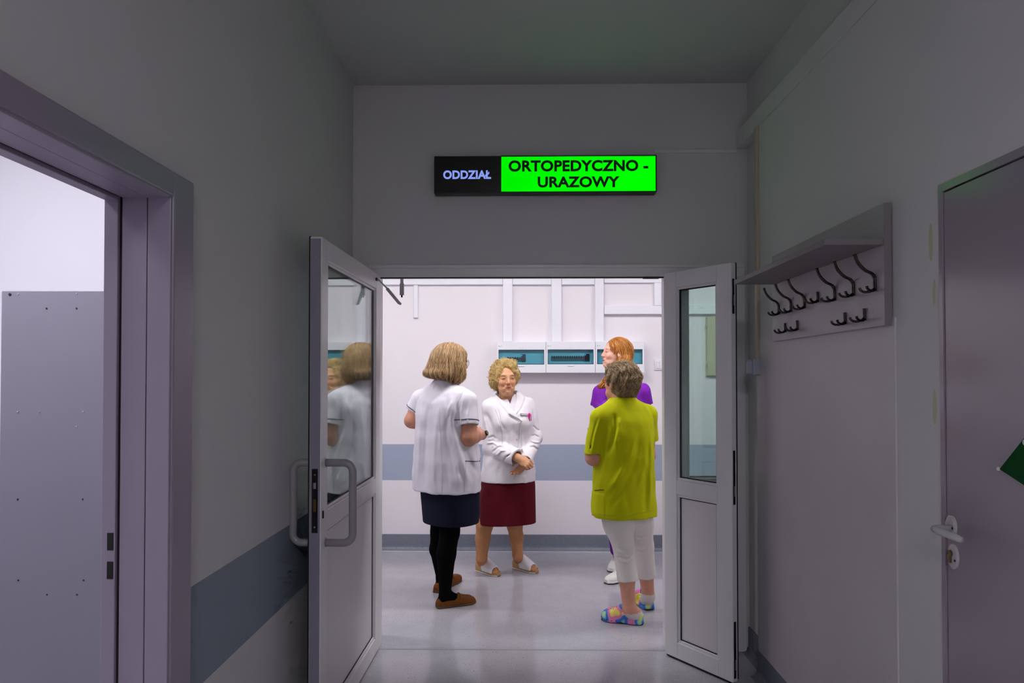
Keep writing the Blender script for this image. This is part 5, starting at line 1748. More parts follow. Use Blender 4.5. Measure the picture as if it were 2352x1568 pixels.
    Fo = lambda pts, a, w, yy=Y0 + 0.06: fold(S, [J(*p) for p in pts], a, w, -1, yy)
    Fo([(1120, 945), (1132, 975), (1142, 1005)], -0.0135, 0.0114)
    Fo([(1112, 950), (1120, 985), (1128, 1010)], 0.0108, 0.0104)
    Fo([(1145, 935), (1150, 965), (1162, 985)], -0.0081, 0.0095)
    Fo([(1120, 1003), (1134, 998), (1146, 1006)], -0.0108, 0.0076)
    Fo([(1118, 1014), (1134, 1012), (1146, 1018)], 0.0095, 0.0066)
    Fo([(1132, 1034), (1146, 1022), (1158, 1020)], -0.0108, 0.0066)
    Fo([(1140, 1042), (1152, 1028), (1166, 1026)], 0.0095, 0.0066)
    Fo([(1158, 1052), (1164, 1040), (1176, 1032)], -0.0081, 0.0066)
    Fo([(1222, 975), (1232, 985), (1240, 990)], -0.0095, 0.0066)
    Fo([(1218, 1000), (1228, 998), (1240, 1004)], -0.0121, 0.0066)
    Fo([(1216, 1008), (1228, 1012), (1240, 1014)], 0.0095, 0.0057)
    Fo([(1214, 1022), (1226, 1022), (1236, 1030)], -0.0108, 0.0066)
    Fo([(1196, 985), (1200, 1020), (1196, 1045)], 0.006, 0.012)
    Fo([(1168, 985), (1172, 1010), (1168, 1035)], -0.006, 0.014)
    Fo([(1150, 1062), (1146, 1085), (1148, 1105)], -0.005, 0.016)
    Fo([(1205, 1085), (1208, 1105)], 0.005, 0.014)
    jl = lambda pts: [o0 + r * u_ + vec(0, 0, v_) for u_, v_ in pts]
    fold(S, jl([(0.122, 0.200), (0.098, 0.128), (0.062, 0.088), (0.026, 0.050), (-0.020, 0.022), (-0.066, -0.006)]), -0.008, 0.0065, -1, Y0)
    fold(S, jl([(-0.096, 0.205), (-0.102, 0.165), (-0.084, 0.115), (-0.060, 0.078), (-0.038, 0.052)]), -0.007, 0.006, -1, Y0)
    fold(S, [J(1196, 966), J(1197, 1010), J(1195, 1050)], -0.003, 0.005, -1, Y0)
    wrinkle(S, 0.004, 8, hem=0.70)
    ja = garment('jacket', S, par, org, M_jacket_w)
    M_js = mat('jacket_seam', srgb(176, 171, 180), 0.85, noise=0.04)
    def on_jacket(pts):
        return [o0 + r * u_ + f * 0.03 + vec(0, 0, v_) for u_, v_ in pts]
    surf_tube('front_edge', S, [J(1194, 968, -0.18), J(1196, 1010, -0.18), J(1194, 1045, -0.18)], 0.0014, M_js, ja, org)
    surf_tube('front_edge', S, [J(1186, 1084, -0.18), J(1184, 1095, -0.18), J(1182, 1102, -0.18)], 0.0014, M_js, ja, org)
    surf_tube('bust_seam', S, [J(1138, 940, -0.12), J(1146, 965, -0.16), J(1152, 990, -0.16), J(1153, 1020, -0.16)], 0.0014, M_js, ja, org)
    M_btn = mat('pearl_button', srgb(206, 200, 204), 0.3, noise=0.03)
    for px, py in ((1191, 971), (1190, 1012)):
        p = S.snap([J(px, py, -0.16)])[0]
        disc('button', tuple(p - org), 0.008, 0.003, tuple(S.gradient(np.array([p]))[0]), M_btn, ja, 14)
    p = S.snap([J(1133, 1027, -0.14)])[0]
    disc('button', tuple(p - org), 0.006, 0.003, tuple(S.gradient(np.array([p]))[0]), M_btn, ja, 12)
    for px, dl, cc in ((1198, 0, (96, 96, 102)),):
        p = S.snap([J(1207, 948, -0.16)])[0]
        g = S.gradient(np.array([p]))[0]
        t = unit(np.cross(vec(0, 0, 1), g)); 
        t = unit(t - vec(0, 0, 0.09))
        V = []
        up = unit(np.cross(g, t))
        for dz in (0.0, 0.004):
            for a, b in ((-0.031, -0.0085), (0.031, -0.0085), (0.031, 0.0085), (-0.031, 0.0085)):
                V.append(p + g * (dz + 0.003) + t * a + up * b - org)
        tg = link('name_badge', mesh_from('name_badge', V, [(0, 3, 2, 1), (4, 5, 6, 7), (0, 1, 5, 4), (1, 2, 6, 5), (2, 3, 7, 6), (3, 0, 4, 7)]), mat('badge_grey', srgb(118, 116, 122), 0.35, noise=0.1, nscale=90), ja)
        V = []
        for dz in (0.004, 0.0046):
            for a, b in ((-0.024, -0.003), (0.027, -0.003), (0.027, 0.004), (-0.024, 0.004)):
                V.append(p + g * (dz + 0.003) + t * a + up * b - org)
        link('badge_strip', mesh_from('badge_strip', V, [(0, 3, 2, 1), (4, 5, 6, 7), (0, 1, 5, 4), (1, 2, 6, 5), (2, 3, 7, 6), (3, 0, 4, 7)]), mat('badge_light', srgb(190, 188, 194), 0.3, noise=0.05), tg)
    M_mag = mat('magenta_pen', srgb(214, 20, 150), 0.3, noise=0.03)
    pp = S.snap([J(1220.5, 956, -0.12)])[0]; gg = S.gradient(np.array([pp]))[0]
    pn = tube('pen', [tuple(pp + gg * 0.006 + vec(0, 0, dz) - org) for dz in (-0.03, 0.0, 0.018, 0.026, 0.031)], [0.005, 0.006, 0.010, 0.009, 0.003], M_mag, ja, n=10)
    tube('pen_clip', [tuple(pp + gg * 0.014 + vec(0.006, 0, dz) - org) for dz in (0.02, 0.0, -0.028)], 0.0028, M_mag, pn, n=6)
    # --- hair: short brushed-out curls
    H = Field(h.o - vec(0.17, 0.18, 0.17), h.o + vec(0.17, 0.18, 0.18), 0.0036)
    H.add(h.ell((0, -0.020, 0.034), (0.098, 0.108, 0.100)))
    H.add(h.ell((0.066, -0.022, -0.008), (0.036, 0.066, 0.062)), 0.02)
    H.add(h.ell((-0.066, -0.022, 0.010), (0.034, 0.062, 0.048)), 0.02)
    H.add(h.ell((0, -0.060, -0.040), (0.078, 0.050, 0.060)), 0.03)
    H.add(h.ell((0, 0.022, 0.108), (0.064, 0.036, 0.022)), 0.025)
    H.cut(h.ell((0, 0.134, -0.004), (0.082, 0.100, 0.114)), 0.010)
    H.cut(h.ell((0, 0.118, 0.034), (0.076, 0.074, 0.056)), 0.008)
    H.cut(h.ell((0, 0.05, -0.075), (0.074, 0.085, 0.075)), 0.012)
    def curls(x, y, zz):
        P = np.stack([x, y, zz], -1)
        return -0.0062 * noise3(P, 19, 5, 2)
    H.displace(curls)
    def flow(P):
        q = h.loc(P)
        sw = noise3(P, 12, 11, 1)
        front = np.clip((q[:, 1] - 0.02) * 30, 0, 1)[:, None]
        return ((h.u[None] * 0.9 - h.f[None] * 1.6) * front + -h.u[None] * 0.4 + h.r[None] * np.sin(sw * 3)[:, None] + h.f[None] * np.cos(sw * 3 + q[:, 2] * 30)[:, None] + h.u[None] * np.sin(2 * sw + 1)[:, None])
    pal = fringe_colors([(232, 206, 144), (220, 188, 118), (242, 222, 170), (206, 170, 100), (226, 196, 128), (190, 150, 84)])
    hair_object(H, par, org, M_hair, lin(212, 178, 108), pal, None, flow, 10000, 0.042, 6, 0.0006, 9, 0.0055, 0.8, 0.9, fly=0.014)
    # --- wedge mules
    for ft in (footR, footL):
        sh = empty('wedge_mule'); sh.parent = par
        c0 = ft.p(0.5, 0, 0)
        A = Field(c0 - vec(0.18, 0.18, 0.01), c0 + vec(0.18, 0.18, 0.16), 0.0036)
        top = [(0, 0.024, 0.070, 0), (0.05, 0.032, 0.068, 0), (0.25, 0.034, 0.056, 0), (0.5, 0.036, 0.034, 0), (0.65, 0.043, 0.026, 0), (0.85, 0.042, 0.024, 0), (1.0, 0.020, 0.024, 0)]
        A.add(ft.solid(top, 0.0, 6))
        garment('wedge', A, sh, org, M_cork)
        B = Field(c0 - vec(0.18, 0.18, 0.01), c0 + vec(0.18, 0.18, 0.04), 0.0036)
        B.add(ft.solid([(t, w + 0.002, 0.010, 0) for t, w, _, _ in top], 0.0, 8))
        garment('outsole', B, sh, org, M_leather_w)
        U = Field(c0 - vec(0.18, 0.18, 0.0), c0 + vec(0.18, 0.18, 0.16), 0.0036)
        U.add(ft.solid([(0, 0.03, 0.09, 0), (0.30, 0.040, 0.122, 0), (0.45, 0.042, 0.112, 0), (0.6, 0.046, 0.092, 0), (0.8, 0.046, 0.066, 0), (1.0, 0.03, 0.05, 0)], 0.02, 2.6))
        U.cut(ft.solid([(0, 0.03, 0.07, 0), (0.30, 0.034, 0.116, 0), (0.45, 0.036, 0.106, 0), (0.6, 0.040, 0.085, 0), (0.8, 0.040, 0.058, 0), (1.0, 0.03, 0.04, 0)], 0.0, 2.6))
        U.cut(halfspace(ft.p(0.24, 0, 0.10), ft.d * 0.93 + vec(0, 0, 0.36), c0 - 0.25, c0 + 0.25))
        U.cut(halfspace(ft.p(0.84, 0, 0.04), -ft.d * 0.85 + vec(0, 0, -0.10), c0 - 0.25, c0 + 0.25))
        garment('upper', U, sh, org, M_leather_w)

# ================================================================== 3. red-haired woman in purple
def woman_purple():
    Y0 = 5.00
    J = lambda px, py, dy=0.0: W(px, py, Y0 + dy)
    c = J(1428, 868)
    par, org = new_person(c[0], Y0, 'red-haired woman in purple tunic talking, mostly hidden behind the lime tunic')
    T_ = Frame(vec(c[0], Y0, 0), -112)
    r, f = T_.r, T_.f
    h = Frame(J(1415, 812, 0.0), -170, 7, 0, 0.99)
    skin = lin(230, 176, 156)
    sR, sL = J(1379, 902, 0.06), J(1475, 899, -0.04)
    eR, wR = J(1383, 985, 0.20), J(1430, 1020, 0.20)
    eL, wL = J(1483, 985, 0.03), J(1462, 1050, -0.10)
    hipR, hipL = J(1415, 1090, 0.04), J(1450, 1090, -0.04)
    tR, tL = G(1404, 1315), G(1391, 1341)
    footR = FootFrame(tR + 0.25 * vec(0.40, 0.917, 0), tR); footL = FootFrame(tL + 0.25 * vec(0.83, 0.56, 0), tL)
    aR, aL = footR.p(0.42, 0, 0.11), footL.p(0.25, 0, 0.09)
    kR, kL = J(1417, 1190, 0.08), (hipL + aL) / 2 + vec(-0.02, -0.02, 0.02)
    F = Field((0.38, 4.6, 0.0), (1.12, 5.4, 1.78), 0.0048, ((1.50, 1.76),), 0.0028)
    F.add(stack([(0.75, c[0], Y0, 0.14, 0.10), (1.0, c[0], Y0, 0.13, 0.10), (1.2, c[0], Y0, 0.13, 0.10), (1.36, c[0], Y0, 0.13, 0.07)], r, f))
    limb(F, [hipR, kR, aR], [0.085, 0.055, 0.034]); limb(F, [hipL, kL, aL], [0.085, 0.055, 0.034])
    for ft in (footR, footL):
        F.add(cone(ft.p(0.18, 0, 0.05), ft.p(0.75, 0, 0.03), 0.032, 0.026), 0.02)
    limb(F, [sR, eR, wR], [0.048, 0.040, 0.027]); limb(F, [sL, eL, wL], [0.048, 0.040, 0.027])
    build_hand(F, wR, unit(vec(0.9, 0, -0.3)), unit(vec(0, 1, 0.1)), vec(0, 0, 1)); build_hand(F, wL, unit(vec(-0.8, -0.4, -0.3)), unit(vec(0.1, -0.9, 0.3)), vec(0, 0, 1))
    build_head(F, h, J(1420, 885, 0.0), (0.048, 0.054), age=0.3, open_mouth=0.7, jowl=0.3)
    garment('body', F, par, org, M_skin, lambda P: face_colors(P, np.repeat(skin[None], len(P), 0), h, skin, lin(196, 96, 96), lin(186, 128, 84), 0.6))
    eye_parts(h, par, org, srgb(90, 84, 70))
    S = Field((0.36, 4.6, 0.72), (1.14, 5.4, 1.46), 0.0052)
    z = lambda py: J(1428, py)[2]
    X = lambda px: J(px, 950)[0]
    S.add(stack([(0.78, X(1432), Y0, 0.215, 0.16), (z(1050), X(1430), Y0, 0.20, 0.15), (z(1000), X(1427), Y0, 0.185, 0.14), (z(960), X(1424), Y0, 0.180, 0.145), (z(925), X(1424), Y0, 0.180, 0.135), (z(900), X(1426), Y0, 0.155, 0.100), (z(884), X(1424), Y0, 0.09, 0.07), (z(876), X(1424), Y0, 0.07, 0.062)], r, f, 2.3))
    for bx in (1393, 1436):
        S.add(ell(J(bx, 940, -0.09), (0.068, 0.068, 0.068)), 0.04)
    cR, cL = J(1372, 934, 0.075), J(1481, 930, -0.03)
    for s_, cu, rr in ((sR, cR, 0.056), (sL, cL, 0.060)):
        dd = unit(cu - s_)
        S.add(cone(s_, J(1424, 890), 0.054, 0.055), 0.04)
        S.add(sleeve(s_, cu, rr, rr), 0.022)
    S.cut(cone(J(1424, 882, -0.03), J(1418, 855, -0.03), 0.055, 0.065), 0.006)
    S.cut(stack([(0.70, X(1432), Y0, 0.20, 0.145), (0.81, X(1432), Y0, 0.20, 0.145)], r, f, 2.3))
    fold(S, [J(1372, 915), J(1380, 940), J(1376, 965)], -0.007, 0.012, -1, Y0 + 0.05)
    fold(S, [J(1484, 890), J(1488, 925)], 0.006, 0.008, -1, Y0 + 0.05)
    wrinkle(S, 0.0026, 14)
    garment('tunic', S, par, org, M_purple)
    K = Field((0.36, 4.6, 0.05), (1.14, 5.45, 0.95), 0.006)
    K.add(stack([(0.72, X(1434), Y0, 0.17, 0.13), (0.9, X(1432), Y0, 0.17, 0.13)], r, f))
    for hp, kk, an in ((hipR, kR, aR), (hipL, kL, aL)):
        limb(K, [hp, kk, an + vec(0, 0, 0.03)], [0.10, 0.074, 0.050])
    garment('trousers', K, par, org, M_purple)
    # hair: long, straight, swept over one shoulder
    H = Field(h.o - vec(0.20, 0.2, 0.36), h.o + vec(0.20, 0.2, 0.18), 0.0042)
    H.add(h.ell((0, -0.020, 0.034), (0.086, 0.102, 0.090)))
    H.add(h.ell((0, -0.060, -0.05), (0.080, 0.062, 0.11)), 0.03)
    H.cut(h.ell((0, 0.118, -0.020), (0.085, 0.095, 0.098)), 0.008)
    H.cut(h.ell((0, 0.075, -0.085), (0.085, 0.085, 0.09)), 0.01)
    a = [h.p(-0.055, -0.045, -0.05), J(1420, 868, -0.085), J(1395, 878, -0.125), J(1380, 886, -0.14)]
    for i in range(3):
        H.add(cone(a[i], a[i + 1], (0.048, 0.042, 0.034)[i], (0.042, 0.034, 0.017)[i]), 0.02)
    a = [h.p(0.03, -0.085, -0.06), J(1452, 885, 0.07), J(1450, 925, 0.10)]
    for i in range(2):
        H.add(cone(a[i], a[i + 1], 0.05, 0.045), 0.02)
    def locks(x, y, zz):
        q = h.loc(np.stack([x, y, zz], -1))
        return -0.0028 * np.sin((q[:, 1] + 0.35 * q[:, 2]) * 420 + 3 * np.sin(q[:, 2] * 30)) * (q[:, 2] < 0.09)
    H.displace(locks)
    def flow(P):
        q = h.loc(P)
        return -h.u[None] * 1.0 - h.f[None] * np.clip(q[:, 2] * 8 + 0.1, -0.8, 1)[:, None]
    pal = fringe_colors([(204, 134, 62), (186, 112, 46), (220, 156, 88), (164, 92, 36), (210, 146, 74)])
    hair_object(H, par, org, M_hair, lin(184, 114, 50), pal, None, flow, 6000, 0.11, 7, 0.0008, 13, 0.0022, 0.12, 0.5)
    for ft in (footR, footL):
        sh = empty('sneaker'); sh.parent = par
        c0 = ft.p(0.5, 0, 0)
        A = Field(c0 - vec(0.18, 0.18, 0.0), c0 + vec(0.18, 0.18, 0.13), 0.004)
        A.add(ft.solid([(0, 0.026, 0.085, 0), (0.05, 0.034, 0.09, 0), (0.3, 0.038, 0.092, 0), (0.5, 0.041, 0.084, 0), (0.7, 0.046, 0.064, 0), (0.88, 0.042, 0.052, 0), (1.0, 0.018, 0.034, 0)], 0.018))
        garment('upper', A, sh, org, M_canvas)
        B = Field(c0 - vec(0.18, 0.18, 0.01), c0 + vec(0.18, 0.18, 0.05), 0.004)
        pr = [(0, 0.030, 0.0, 0), (0.05, 0.037, 0, 0), (0.3, 0.040, 0, 0), (0.5, 0.042, 0, 0), (0.7, 0.048, 0, 0), (0.88, 0.045, 0, 0), (1.0, 0.022, 0, 0)]
        B.add(ft.solid([(t, w, 0.024, 0) for t, w, _, _ in pr], 0.008, 6))
        garment('midsole', B, sh, org, M_leather_w)
        D = Field(c0 - vec(0.18, 0.18, 0.01), c0 + vec(0.18, 0.18, 0.05), 0.004)
        D.add(ft.solid([(t, w + 0.001, 0.010, 0) for t, w, _, _ in pr], 0.0, 6))
        garment('outsole', D, sh, org, M_dksole)
        for i in range(4):
            t = 0.45 + 0.07 * i
            surf_tube('lace', A, [ft.p(t, -0.022, 0.08), ft.p(t + 0.02, 0, 0.09), ft.p(t + 0.04, 0.022, 0.08)], 0.0025, M_leather_w, sh, org, 0.002)

# ================================================================== 4. short-haired woman in lime, seen from behind
def woman_lime():
    Y0 = 4.15
    J = lambda px, py, dy=0.0: W(px, py, Y0 + dy)
    c = J(1434, 868)
    par, org = new_person(c[0], Y0, 'short grey-brown haired woman in lime green tunic and white capri trousers, seen from behind')
    T_ = Frame(vec(c[0], Y0, 0), 108)
    r, f = T_.r, T_.f
    h = Frame(J(1425, 881, 0.02), 124, 14, 0, 1.0)
    skin, sock = lin(212, 152, 128), lin(214, 206, 200)
    sL, sR = J(1379, 957, -0.06), J(1486, 951, 0.06)
    eL, wL = J(1364, 1050, -0.05), J(1366, 1036, 0.18)
    eR, wR = J(1488, 1045, 0.12), J(1450, 1040, 0.30)
    footL = FootFrame(G(1478, 1433), G(1382, 1421)); footR = FootFrame(G(1493, 1402), G(1460, 1374))
    footR = FootFrame(G(1493, 1402), G(1493, 1402) + footR.d * 0.25)
    aL, aR = J(1446, 1398, 4.10 - Y0), J(1489, 1370, 4.34 - Y0)
    hipL, hipR = J(1412, 1150, -0.02), J(1462, 1150, 0.06)
    kL, kR = J(1433, 1262, -0.03), J(1478, 1255, 0.13)
    mL, mR = kL + (aL - kL) * 0.5, kR + (aR - kR) * 0.5
    F = Field((0.28, 3.8, 0.0), (1.0, 4.75, 1.64), 0.0048, ((1.33, 1.60),), 0.0032)
    F.add(stack([(0.70, c[0], Y0, 0.14, 0.10), (0.9, c[0], Y0, 0.14, 0.10), (1.1, c[0], Y0, 0.14, 0.10), (1.24, c[0], Y0, 0.12, 0.07)], r, f))
    limb(F, [hipL, kL, mL, aL], [0.070, 0.042, 0.047, 0.039]); limb(F, [hipR, kR, mR, aR], [0.070, 0.042, 0.047, 0.038])
    for ft, an in ((footL, aL), (footR, aR)):
        F.add(cone(an, ft.p(0.20, 0, 0.05), 0.039, 0.034), 0.02)
        F.add(cone(ft.p(0.16, 0, 0.052), ft.p(0.7, 0, 0.04), 0.034, 0.028), 0.03)
    limb(F, [sL, eL, eL + (wL - eL) * 0.4, wL], [0.044, 0.049, 0.046, 0.028]); limb(F, [sR, eR, wR], [0.044, 0.046, 0.028])
    build_hand(F, wL, unit(vec(0.4, 0.85, 0.2)), unit(vec(-0.8, 0.3, 0.4)), vec(0.3, 0, 0.9)); build_hand(F, wR, unit(vec(-0.8, 0.5, 0.1)), unit(vec(0.3, 0.8, 0.3)), vec(0, 0, 1))
    build_head(F, h, J(1431, 925, 0.0), (0.056, 0.062), age=0.8, jowl=1.0)
    def col(P):
        C = np.repeat(skin[None], len(P), 0)
        za = P[:, 2] < np.where(P[:, 1] > 4.22, 0.115, 0.075)
        C[za] = sock
        return face_colors(P, C, h, skin, lin(178, 96, 92), lin(120, 96, 74))
    garment('body', F, par, org, M_skin, col)
    eye_parts(h, par, org, srgb(80, 80, 84))
    # --- capri trousers
    K = Field((0.28, 3.8, 0.20), (1.0, 4.7, 0.95), 0.0048)
    z = lambda py: J(1434, py)[2]
    X = lambda px: J(px, 1100)[0]
    K.add(stack([(0.66, X(1434), Y0, 0.165, 0.125), (0.9, X(1434), Y0, 0.17, 0.13)], r, f))
    hemL, hemR = J(1442, 1333, -0.05), J(1485, 1322, 0.17)
    limb(K, [hipL, J(1421, 1200, -0.02), kL], [0.108, 0.092, 0.062], 0.03)
    limb(K, [hipR, J(1470, 1200, 0.08), kR], [0.100, 0.080, 0.062], 0.03)
    K.add(sleeve(kL, hemL, 0.061, 0.062, 0.011), 0.02); K.add(sleeve(kR, hemR, 0.061, 0.060, 0.011), 0.02)
    # small notch at the hem
    nt_ = J(1424, 1328, -0.12)
    K.cut(cone(nt_, nt_ + vec(0, 0, 0.028), 0.012, 0.002))
    Fo = lambda pts, a, w: fold(K, [J(*p) for p in pts], a, w, -1, Y0 + 0.3)
    for pts in ([(1410, 1250), (1432, 1254), (1455, 1246)], [(1412, 1270), (1434, 1274), (1458, 1262)], [(1460, 1232), (1474, 1238), (1490, 1230)], [(1462, 1262), (1476, 1262), (1496, 1254)]):
        Fo(pts, -0.006, 0.006)
        Fo([(x, y + 7) for x, y in pts], 0.005, 0.006)
    wrinkle(K, 0.002, 15, hem=0.24)
    garment('trousers', K, par, org, M_capri)
    # --- tunic
    S = Field((0.26, 3.78, 0.58), (1.02, 4.55, 1.42), 0.0048)
    S.add(stack([(0.640, X(1434), Y0, 0.198, 0.152), (z(1150), X(1433), Y0, 0.194, 0.150), (z(1100), X(1432), Y0, 0.188, 0.148), (z(1050), X(1433), Y0, 0.183, 0.146), (z(1000), X(1434), Y0, 0.182, 0.142),
                 (z(965), X(1434), Y0, 0.178, 0.130), (z(945), X(1433), Y0, 0.160, 0.105), (z(928), X(1432), Y0, 0.110, 0.085), (z(915), X(1431), Y0 + 0.01, 0.074, 0.072)], r, f, 2.3))
    S.add(cone(sL, J(1430, 937), 0.055, 0.060), 0.05); S.add(cone(sR, J(1434, 934), 0.055, 0.060), 0.05)
    cL, cR = J(1365, 1040, -0.055), J(1490, 1010, 0.10)
    S.add(sleeve(sL + vec(0, 0, -0.01), cL, 0.062, 0.062, tilt=vec(0.28, 0, -0.1)), 0.018)
    S.add(sleeve(sR, cR, 0.060, 0.060), 0.022)
    S.cut(cone(J(1431, 927, 0.02), J(1428, 895, 0.02), 0.060, 0.066), 0.006)
    S.cut(stack([(0.56, X(1434), Y0, 0.186, 0.140), (0.672, X(1434), Y0, 0.186, 0.140)], r, f, 2.3))
    def drape(x, y, zz):
        lx = (x - c[0]) * r[0] + (y - Y0) * r[1]; ly = (x - c[0]) * f[0] + (y - Y0) * f[1]
        th = np.arctan2(ly / 0.15, lx / 0.19)
        k = np.clip((1.0 - zz) / 0.4, 0, 1) * np.clip((zz - 0.62) / 0.12, 0.2, 1)
        return -0.0035 * k * np.sin(8 * th + 1.5 * np.sin(5 * zz))
    S.displace(drape)
    Fo = lambda pts, a, w: fold(S, [J(*p) for p in pts], a, w, -1, Y0)
    Fo([(1404, 945), (1408, 975), (1400, 1010), (1388, 1040)], -0.011, 0.013)
    Fo([(1416, 955), (1412, 985), (1404, 1020)], 0.008, 0.012)
    Fo([(1455, 990), (1440, 1040), (1412, 1085), (1385, 1125)], 0.008, 0.014)
    Fo([(1462, 1005), (1450, 1060), (1425, 1110), (1392, 1160)], -0.008, 0.016)
    Fo([(1478, 1000), (1472, 1070), (1450, 1130)], 0.006, 0.016)
    Fo([(1490, 990), (1488, 1080), (1485, 1170)], 0.008, 0.012)
    Fo([(1476, 1060), (1476, 1120), (1474, 1180)], -0.008, 0.016)
    Fo([(1374, 955), (1362, 995), (1355, 1036)], 0.006, 0.006)
    Fo([(1368, 955), (1357, 1000), (1350, 1036)], -0.006, 0.005)
    Fo([(1386, 975), (1375, 1010), (1370, 1042)], 0.005, 0.008)
    wrinkle(S, 0.003, 12, hem=0.64)
    pk_ = J(1382, 1127)
    S.displace(lambda x, y, zz: -0.0028 * ((x < pk_[0]) & (zz < pk_[2]) & (zz > 0.655) & (y < Y0 + 0.08)), None, None, 0.02)
    tu = garment('tunic', S, par, org, M_lime)
    M_seam = mat('lime_seam', srgb(160, 166, 4), 0.8, noise=0.04)
    surf_tube('hem_stitch', S, [J(1366, 1178, -0.1), J(1400, 1186, -0.2), J(1440, 1186, -0.2), J(1480, 1180, -0.2), J(1505, 1173, -0.1)], 0.0012, M_seam, tu, org)
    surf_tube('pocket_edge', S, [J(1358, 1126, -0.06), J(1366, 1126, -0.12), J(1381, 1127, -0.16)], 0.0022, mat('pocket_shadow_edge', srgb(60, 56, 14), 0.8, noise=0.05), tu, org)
    bd = S.snap([J(1352, 988, -0.03)])[0]
    box('orange_tag', tuple(bd - org + vec(-0.006, -0.008, -0.012)), tuple(bd - org + vec(0.004, 0.010, 0.014)), mat('orange_badge', srgb(216, 92, 24), 0.4, noise=0.04), tu, 0.002)
    # --- hair: short, full, brushed back
    H = Field(h.o - vec(0.17, 0.18, 0.17), h.o + vec(0.17, 0.18, 0.18), 0.0036)
    H.add(h.ell((0, -0.018, 0.046), (0.098, 0.110, 0.098)))
    H.add(h.ell((0, -0.052, 0.004), (0.076, 0.068, 0.080)), 0.03)
    H.add(h.ell((0, -0.058, -0.036), (0.058, 0.038, 0.034)), 0.025)
    H.add(h.ell((0, 0.060, 0.078), (0.070, 0.040, 0.036)), 0.025)
    for s in (-1, 1):
        H.cut(h.ell((s * 0.114, 0.008, -0.034), (0.064, 0.048, 0.062)), 0.006)
        H.cut(h.ell((s * 0.112, -0.036, -0.052), (0.048, 0.060, 0.052)), 0.010)
    H.cut(h.ell((0, 0.120, -0.040), (0.078, 0.080, 0.102)), 0.010)
    H.cut(h.ell((0, 0.06, -0.09), (0.085, 0.075, 0.07)), 0.01)
    H.displace(lambda x, y, zz: -0.0050 * noise3(np.stack([x, y, zz * 0.8], -1), 22, 21, 2))
    def flow(P):
        q = h.loc(P)
        sw = noise3(P, 10, 4, 1)
        return -h.f[None] * np.clip(q[:, 2] * 10, 0, 1)[:, None] - h.u[None] * np.clip(1 - q[:, 2] * 8, 0.1, 1)[:, None] + h.r[None] * (0.7 * np.sin(3 * sw))[:, None]
    pal = fringe_colors([(176, 152, 118), (160, 134, 100), (190, 168, 136), (136, 110, 78), (166, 140, 106), (118, 94, 66)])
    hair_object(H, par, org, M_hair, lin(146, 120, 88), pal, None, flow, 7000, 0.045, 6, 0.0008, 17, 0.0045, 0.5, 0.9)
    spectacles(h, par, org, mat('brown_spectacle_frame', srgb(110, 70, 70), 0.35, 0.3, noise=0.05), 0.0018)
    # --- foam clogs with tie-dye colours
    M_clog = bpy.data.materials.new('tie_dye_foam'); M_clog.use_nodes = True
    nt = M_clog.node_tree; b = nt.nodes['Principled BSDF']; b.inputs['Roughness'].default_value = 0.45
    tc = nt.nodes.new('ShaderNodeTexCoord'); n = nt.nodes.new('ShaderNodeTexNoise'); n.inputs['Scale'].default_value = 9.5; n.inputs['Detail'].default_value = 1.2
    mp = nt.nodes.new('ShaderNodeMapping'); mp.inputs['Location'].default_value = (0.05, 0.33, 0.0)
    cr = nt.nodes.new('ShaderNodeValToRGB')
    el = cr.color_ramp.elements
    cols = [(0.0, (226, 222, 70)), (0.36, (236, 226, 78)), (0.41, (226, 110, 176)), (0.46, (232, 140, 190)), (0.50, (60, 120, 208)), (0.56, (40, 96, 188)), (0.60, (110, 196, 196)), (0.65, (224, 224, 120)), (1.0, (236, 226, 80))]
    while len(el) < len(cols):
        el.new(0.5)
    for e_, (p_, c_) in zip(el, cols):
        e_.position = p_; e_.color = srgb(*c_)
    nt.links.new(tc.outputs['Object'], mp.inputs[0]); nt.links.new(mp.outputs[0], n.inputs['Vector']); nt.links.new(n.outputs['Fac'], cr.inputs[0]); nt.links.new(cr.outputs[0], b.inputs['Base Color'])
    MATS['tie_dye_foam'] = M_clog
    for ft in (footL, footR):
        sh = empty('foam_clog'); sh.parent = par
        c0 = ft.p(0.5, 0, 0)
        A = Field(c0 - vec(0.2, 0.2, 0.01), c0 + vec(0.2, 0.2, 0.15), 0.0036)
        A.add(ft.solid([(0, 0.022, 0.055, 0), (0.04, 0.034, 0.070, 0), (0.2, 0.040, 0.072, 0), (0.38, 0.043, 0.078, 0), (0.47, 0.046, 0.108, 0), (0.56, 0.049, 0.104, 0), (0.68, 0.052, 0.082, 0), (0.84, 0.050, 0.070, 0), (0.94, 0.040, 0.058, 0), (1.0, 0.022, 0.036, 0)], 0.006,
                        2.6, (np.array([0, 0.1, 0.35, 0.5, 0.7, 0.9, 1.0]), np.array([0.012, 0.004, 0.006, 0.012, 0.006, 0.008, 0.02]))))
        A.cut(ell(ft.p(0.24, 0, 0.088), (0.066, 0.034, 0.050), np.stack([ft.d, ft.n, vec(0, 0, 1)], 1)), 0.004)
        A.add(ft.solid([(0, 0.026, 0.022, 0), (0.05, 0.038, 0.022, 0), (0.3, 0.043, 0.022, 0), (0.5, 0.044, 0.024, 0), (0.7, 0.054, 0.024, 0), (0.88, 0.050, 0.026, 0), (1.0, 0.024, 0.028, 0)], 0.004, 5,
                        (np.array([0, 0.1, 0.35, 0.5, 0.7, 0.9, 1.0]), np.array([0.010, 0.002, 0.004, 0.010, 0.003, 0.005, 0.018]))), 0.004)
        garment('shell', A, sh, org, M_clog)
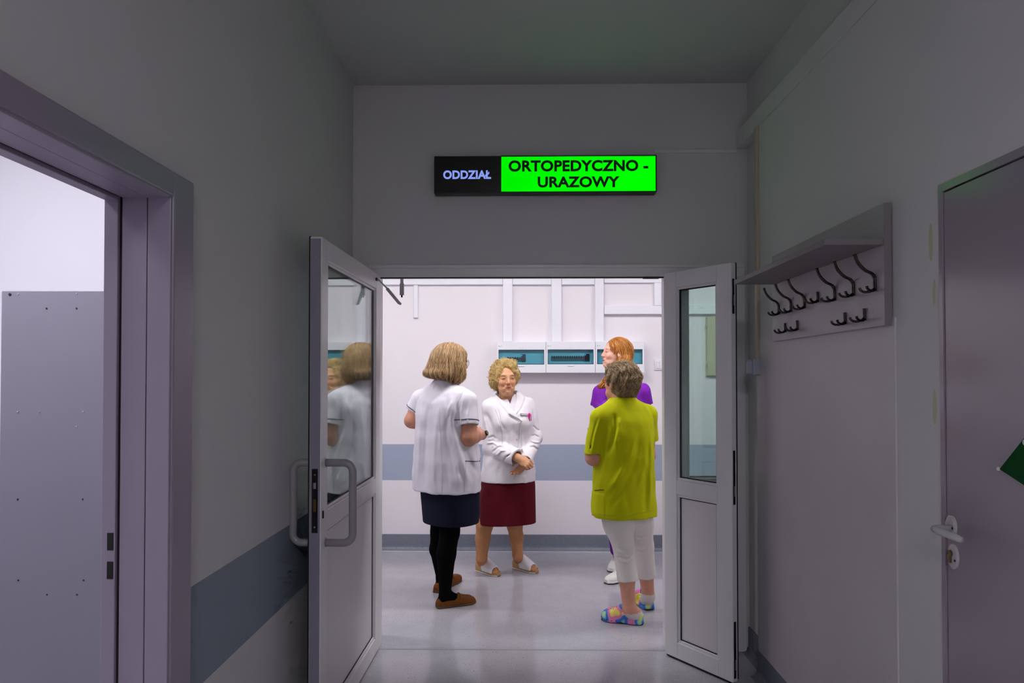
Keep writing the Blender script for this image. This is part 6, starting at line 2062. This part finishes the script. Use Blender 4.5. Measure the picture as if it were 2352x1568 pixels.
        B = Field(c0 - vec(0.2, 0.2, 0.01), c0 + vec(0.2, 0.2, 0.04), 0.0036)
        B.add(ft.solid([(0, 0.02, 0.010, 0), (0.06, 0.033, 0.010, 0), (0.3, 0.039, 0.010, 0), (0.5, 0.038, 0.010, 0), (0.7, 0.049, 0.010, 0), (0.88, 0.045, 0.010, 0), (0.97, 0.02, 0.012, 0)], 0.0, 8))
        garment('tread', B, sh, org, M_dksole)
        for t, v in ((0.62, -0.016), (0.62, 0.016), (0.70, 0.0), (0.71, -0.028), (0.71, 0.028), (0.78, -0.014), (0.78, 0.014), (0.85, 0.0), (0.85, -0.026), (0.85, 0.026), (0.91, -0.012), (0.91, 0.012)):
            p = A.snap([ft.p(t, v, 0.085)])[0]; g = A.gradient(np.array([p]))[0]
            disc('vent_hole', tuple(p - g * 0.0005 - org), 0.0034, 0.0012, tuple(g), M_black, sh, 10)
        for t, v in ((0.60, 1), (0.72, 1), (0.84, 1), (0.60, -1), (0.72, -1), (0.84, -1)):
            p = A.snap([ft.p(t, v * 0.07, 0.034)])[0]; g = A.gradient(np.array([p]))[0]
            disc('vent_hole', tuple(p - g * 0.0005 - org), 0.0034, 0.0012, tuple(g), M_black, sh, 10)
        sp = [ft.p(0.45, 0.046, 0.066), ft.p(0.25, 0.046, 0.085), ft.p(0.05, 0.036, 0.094), ft.p(-0.015, 0.0, 0.096), ft.p(0.05, -0.036, 0.094), ft.p(0.25, -0.046, 0.085), ft.p(0.45, -0.046, 0.066)]
        if ft is footR:
            tube('heel_strap', [tuple(np.array(q) - org) for q in spline(sp, 6)], 0.006, M_clog, sh, n=8, flat=0.5)
        for s in (-1, 1):
            p = ft.p(0.45, s * 0.045, 0.062)
            disc('strap_button', tuple(p - org), 0.009, 0.006, tuple(ft.n * s), mat('pale_yellow_button', srgb(222, 214, 120), 0.4, noise=0.04), sh, 14)

import time as _time
for _fn in (woman_white_tunic, woman_white_jacket, woman_purple, woman_lime):
    _t = _time.time()
    _fn()
    print('built', _fn.__name__, round(_time.time() - _t, 1))
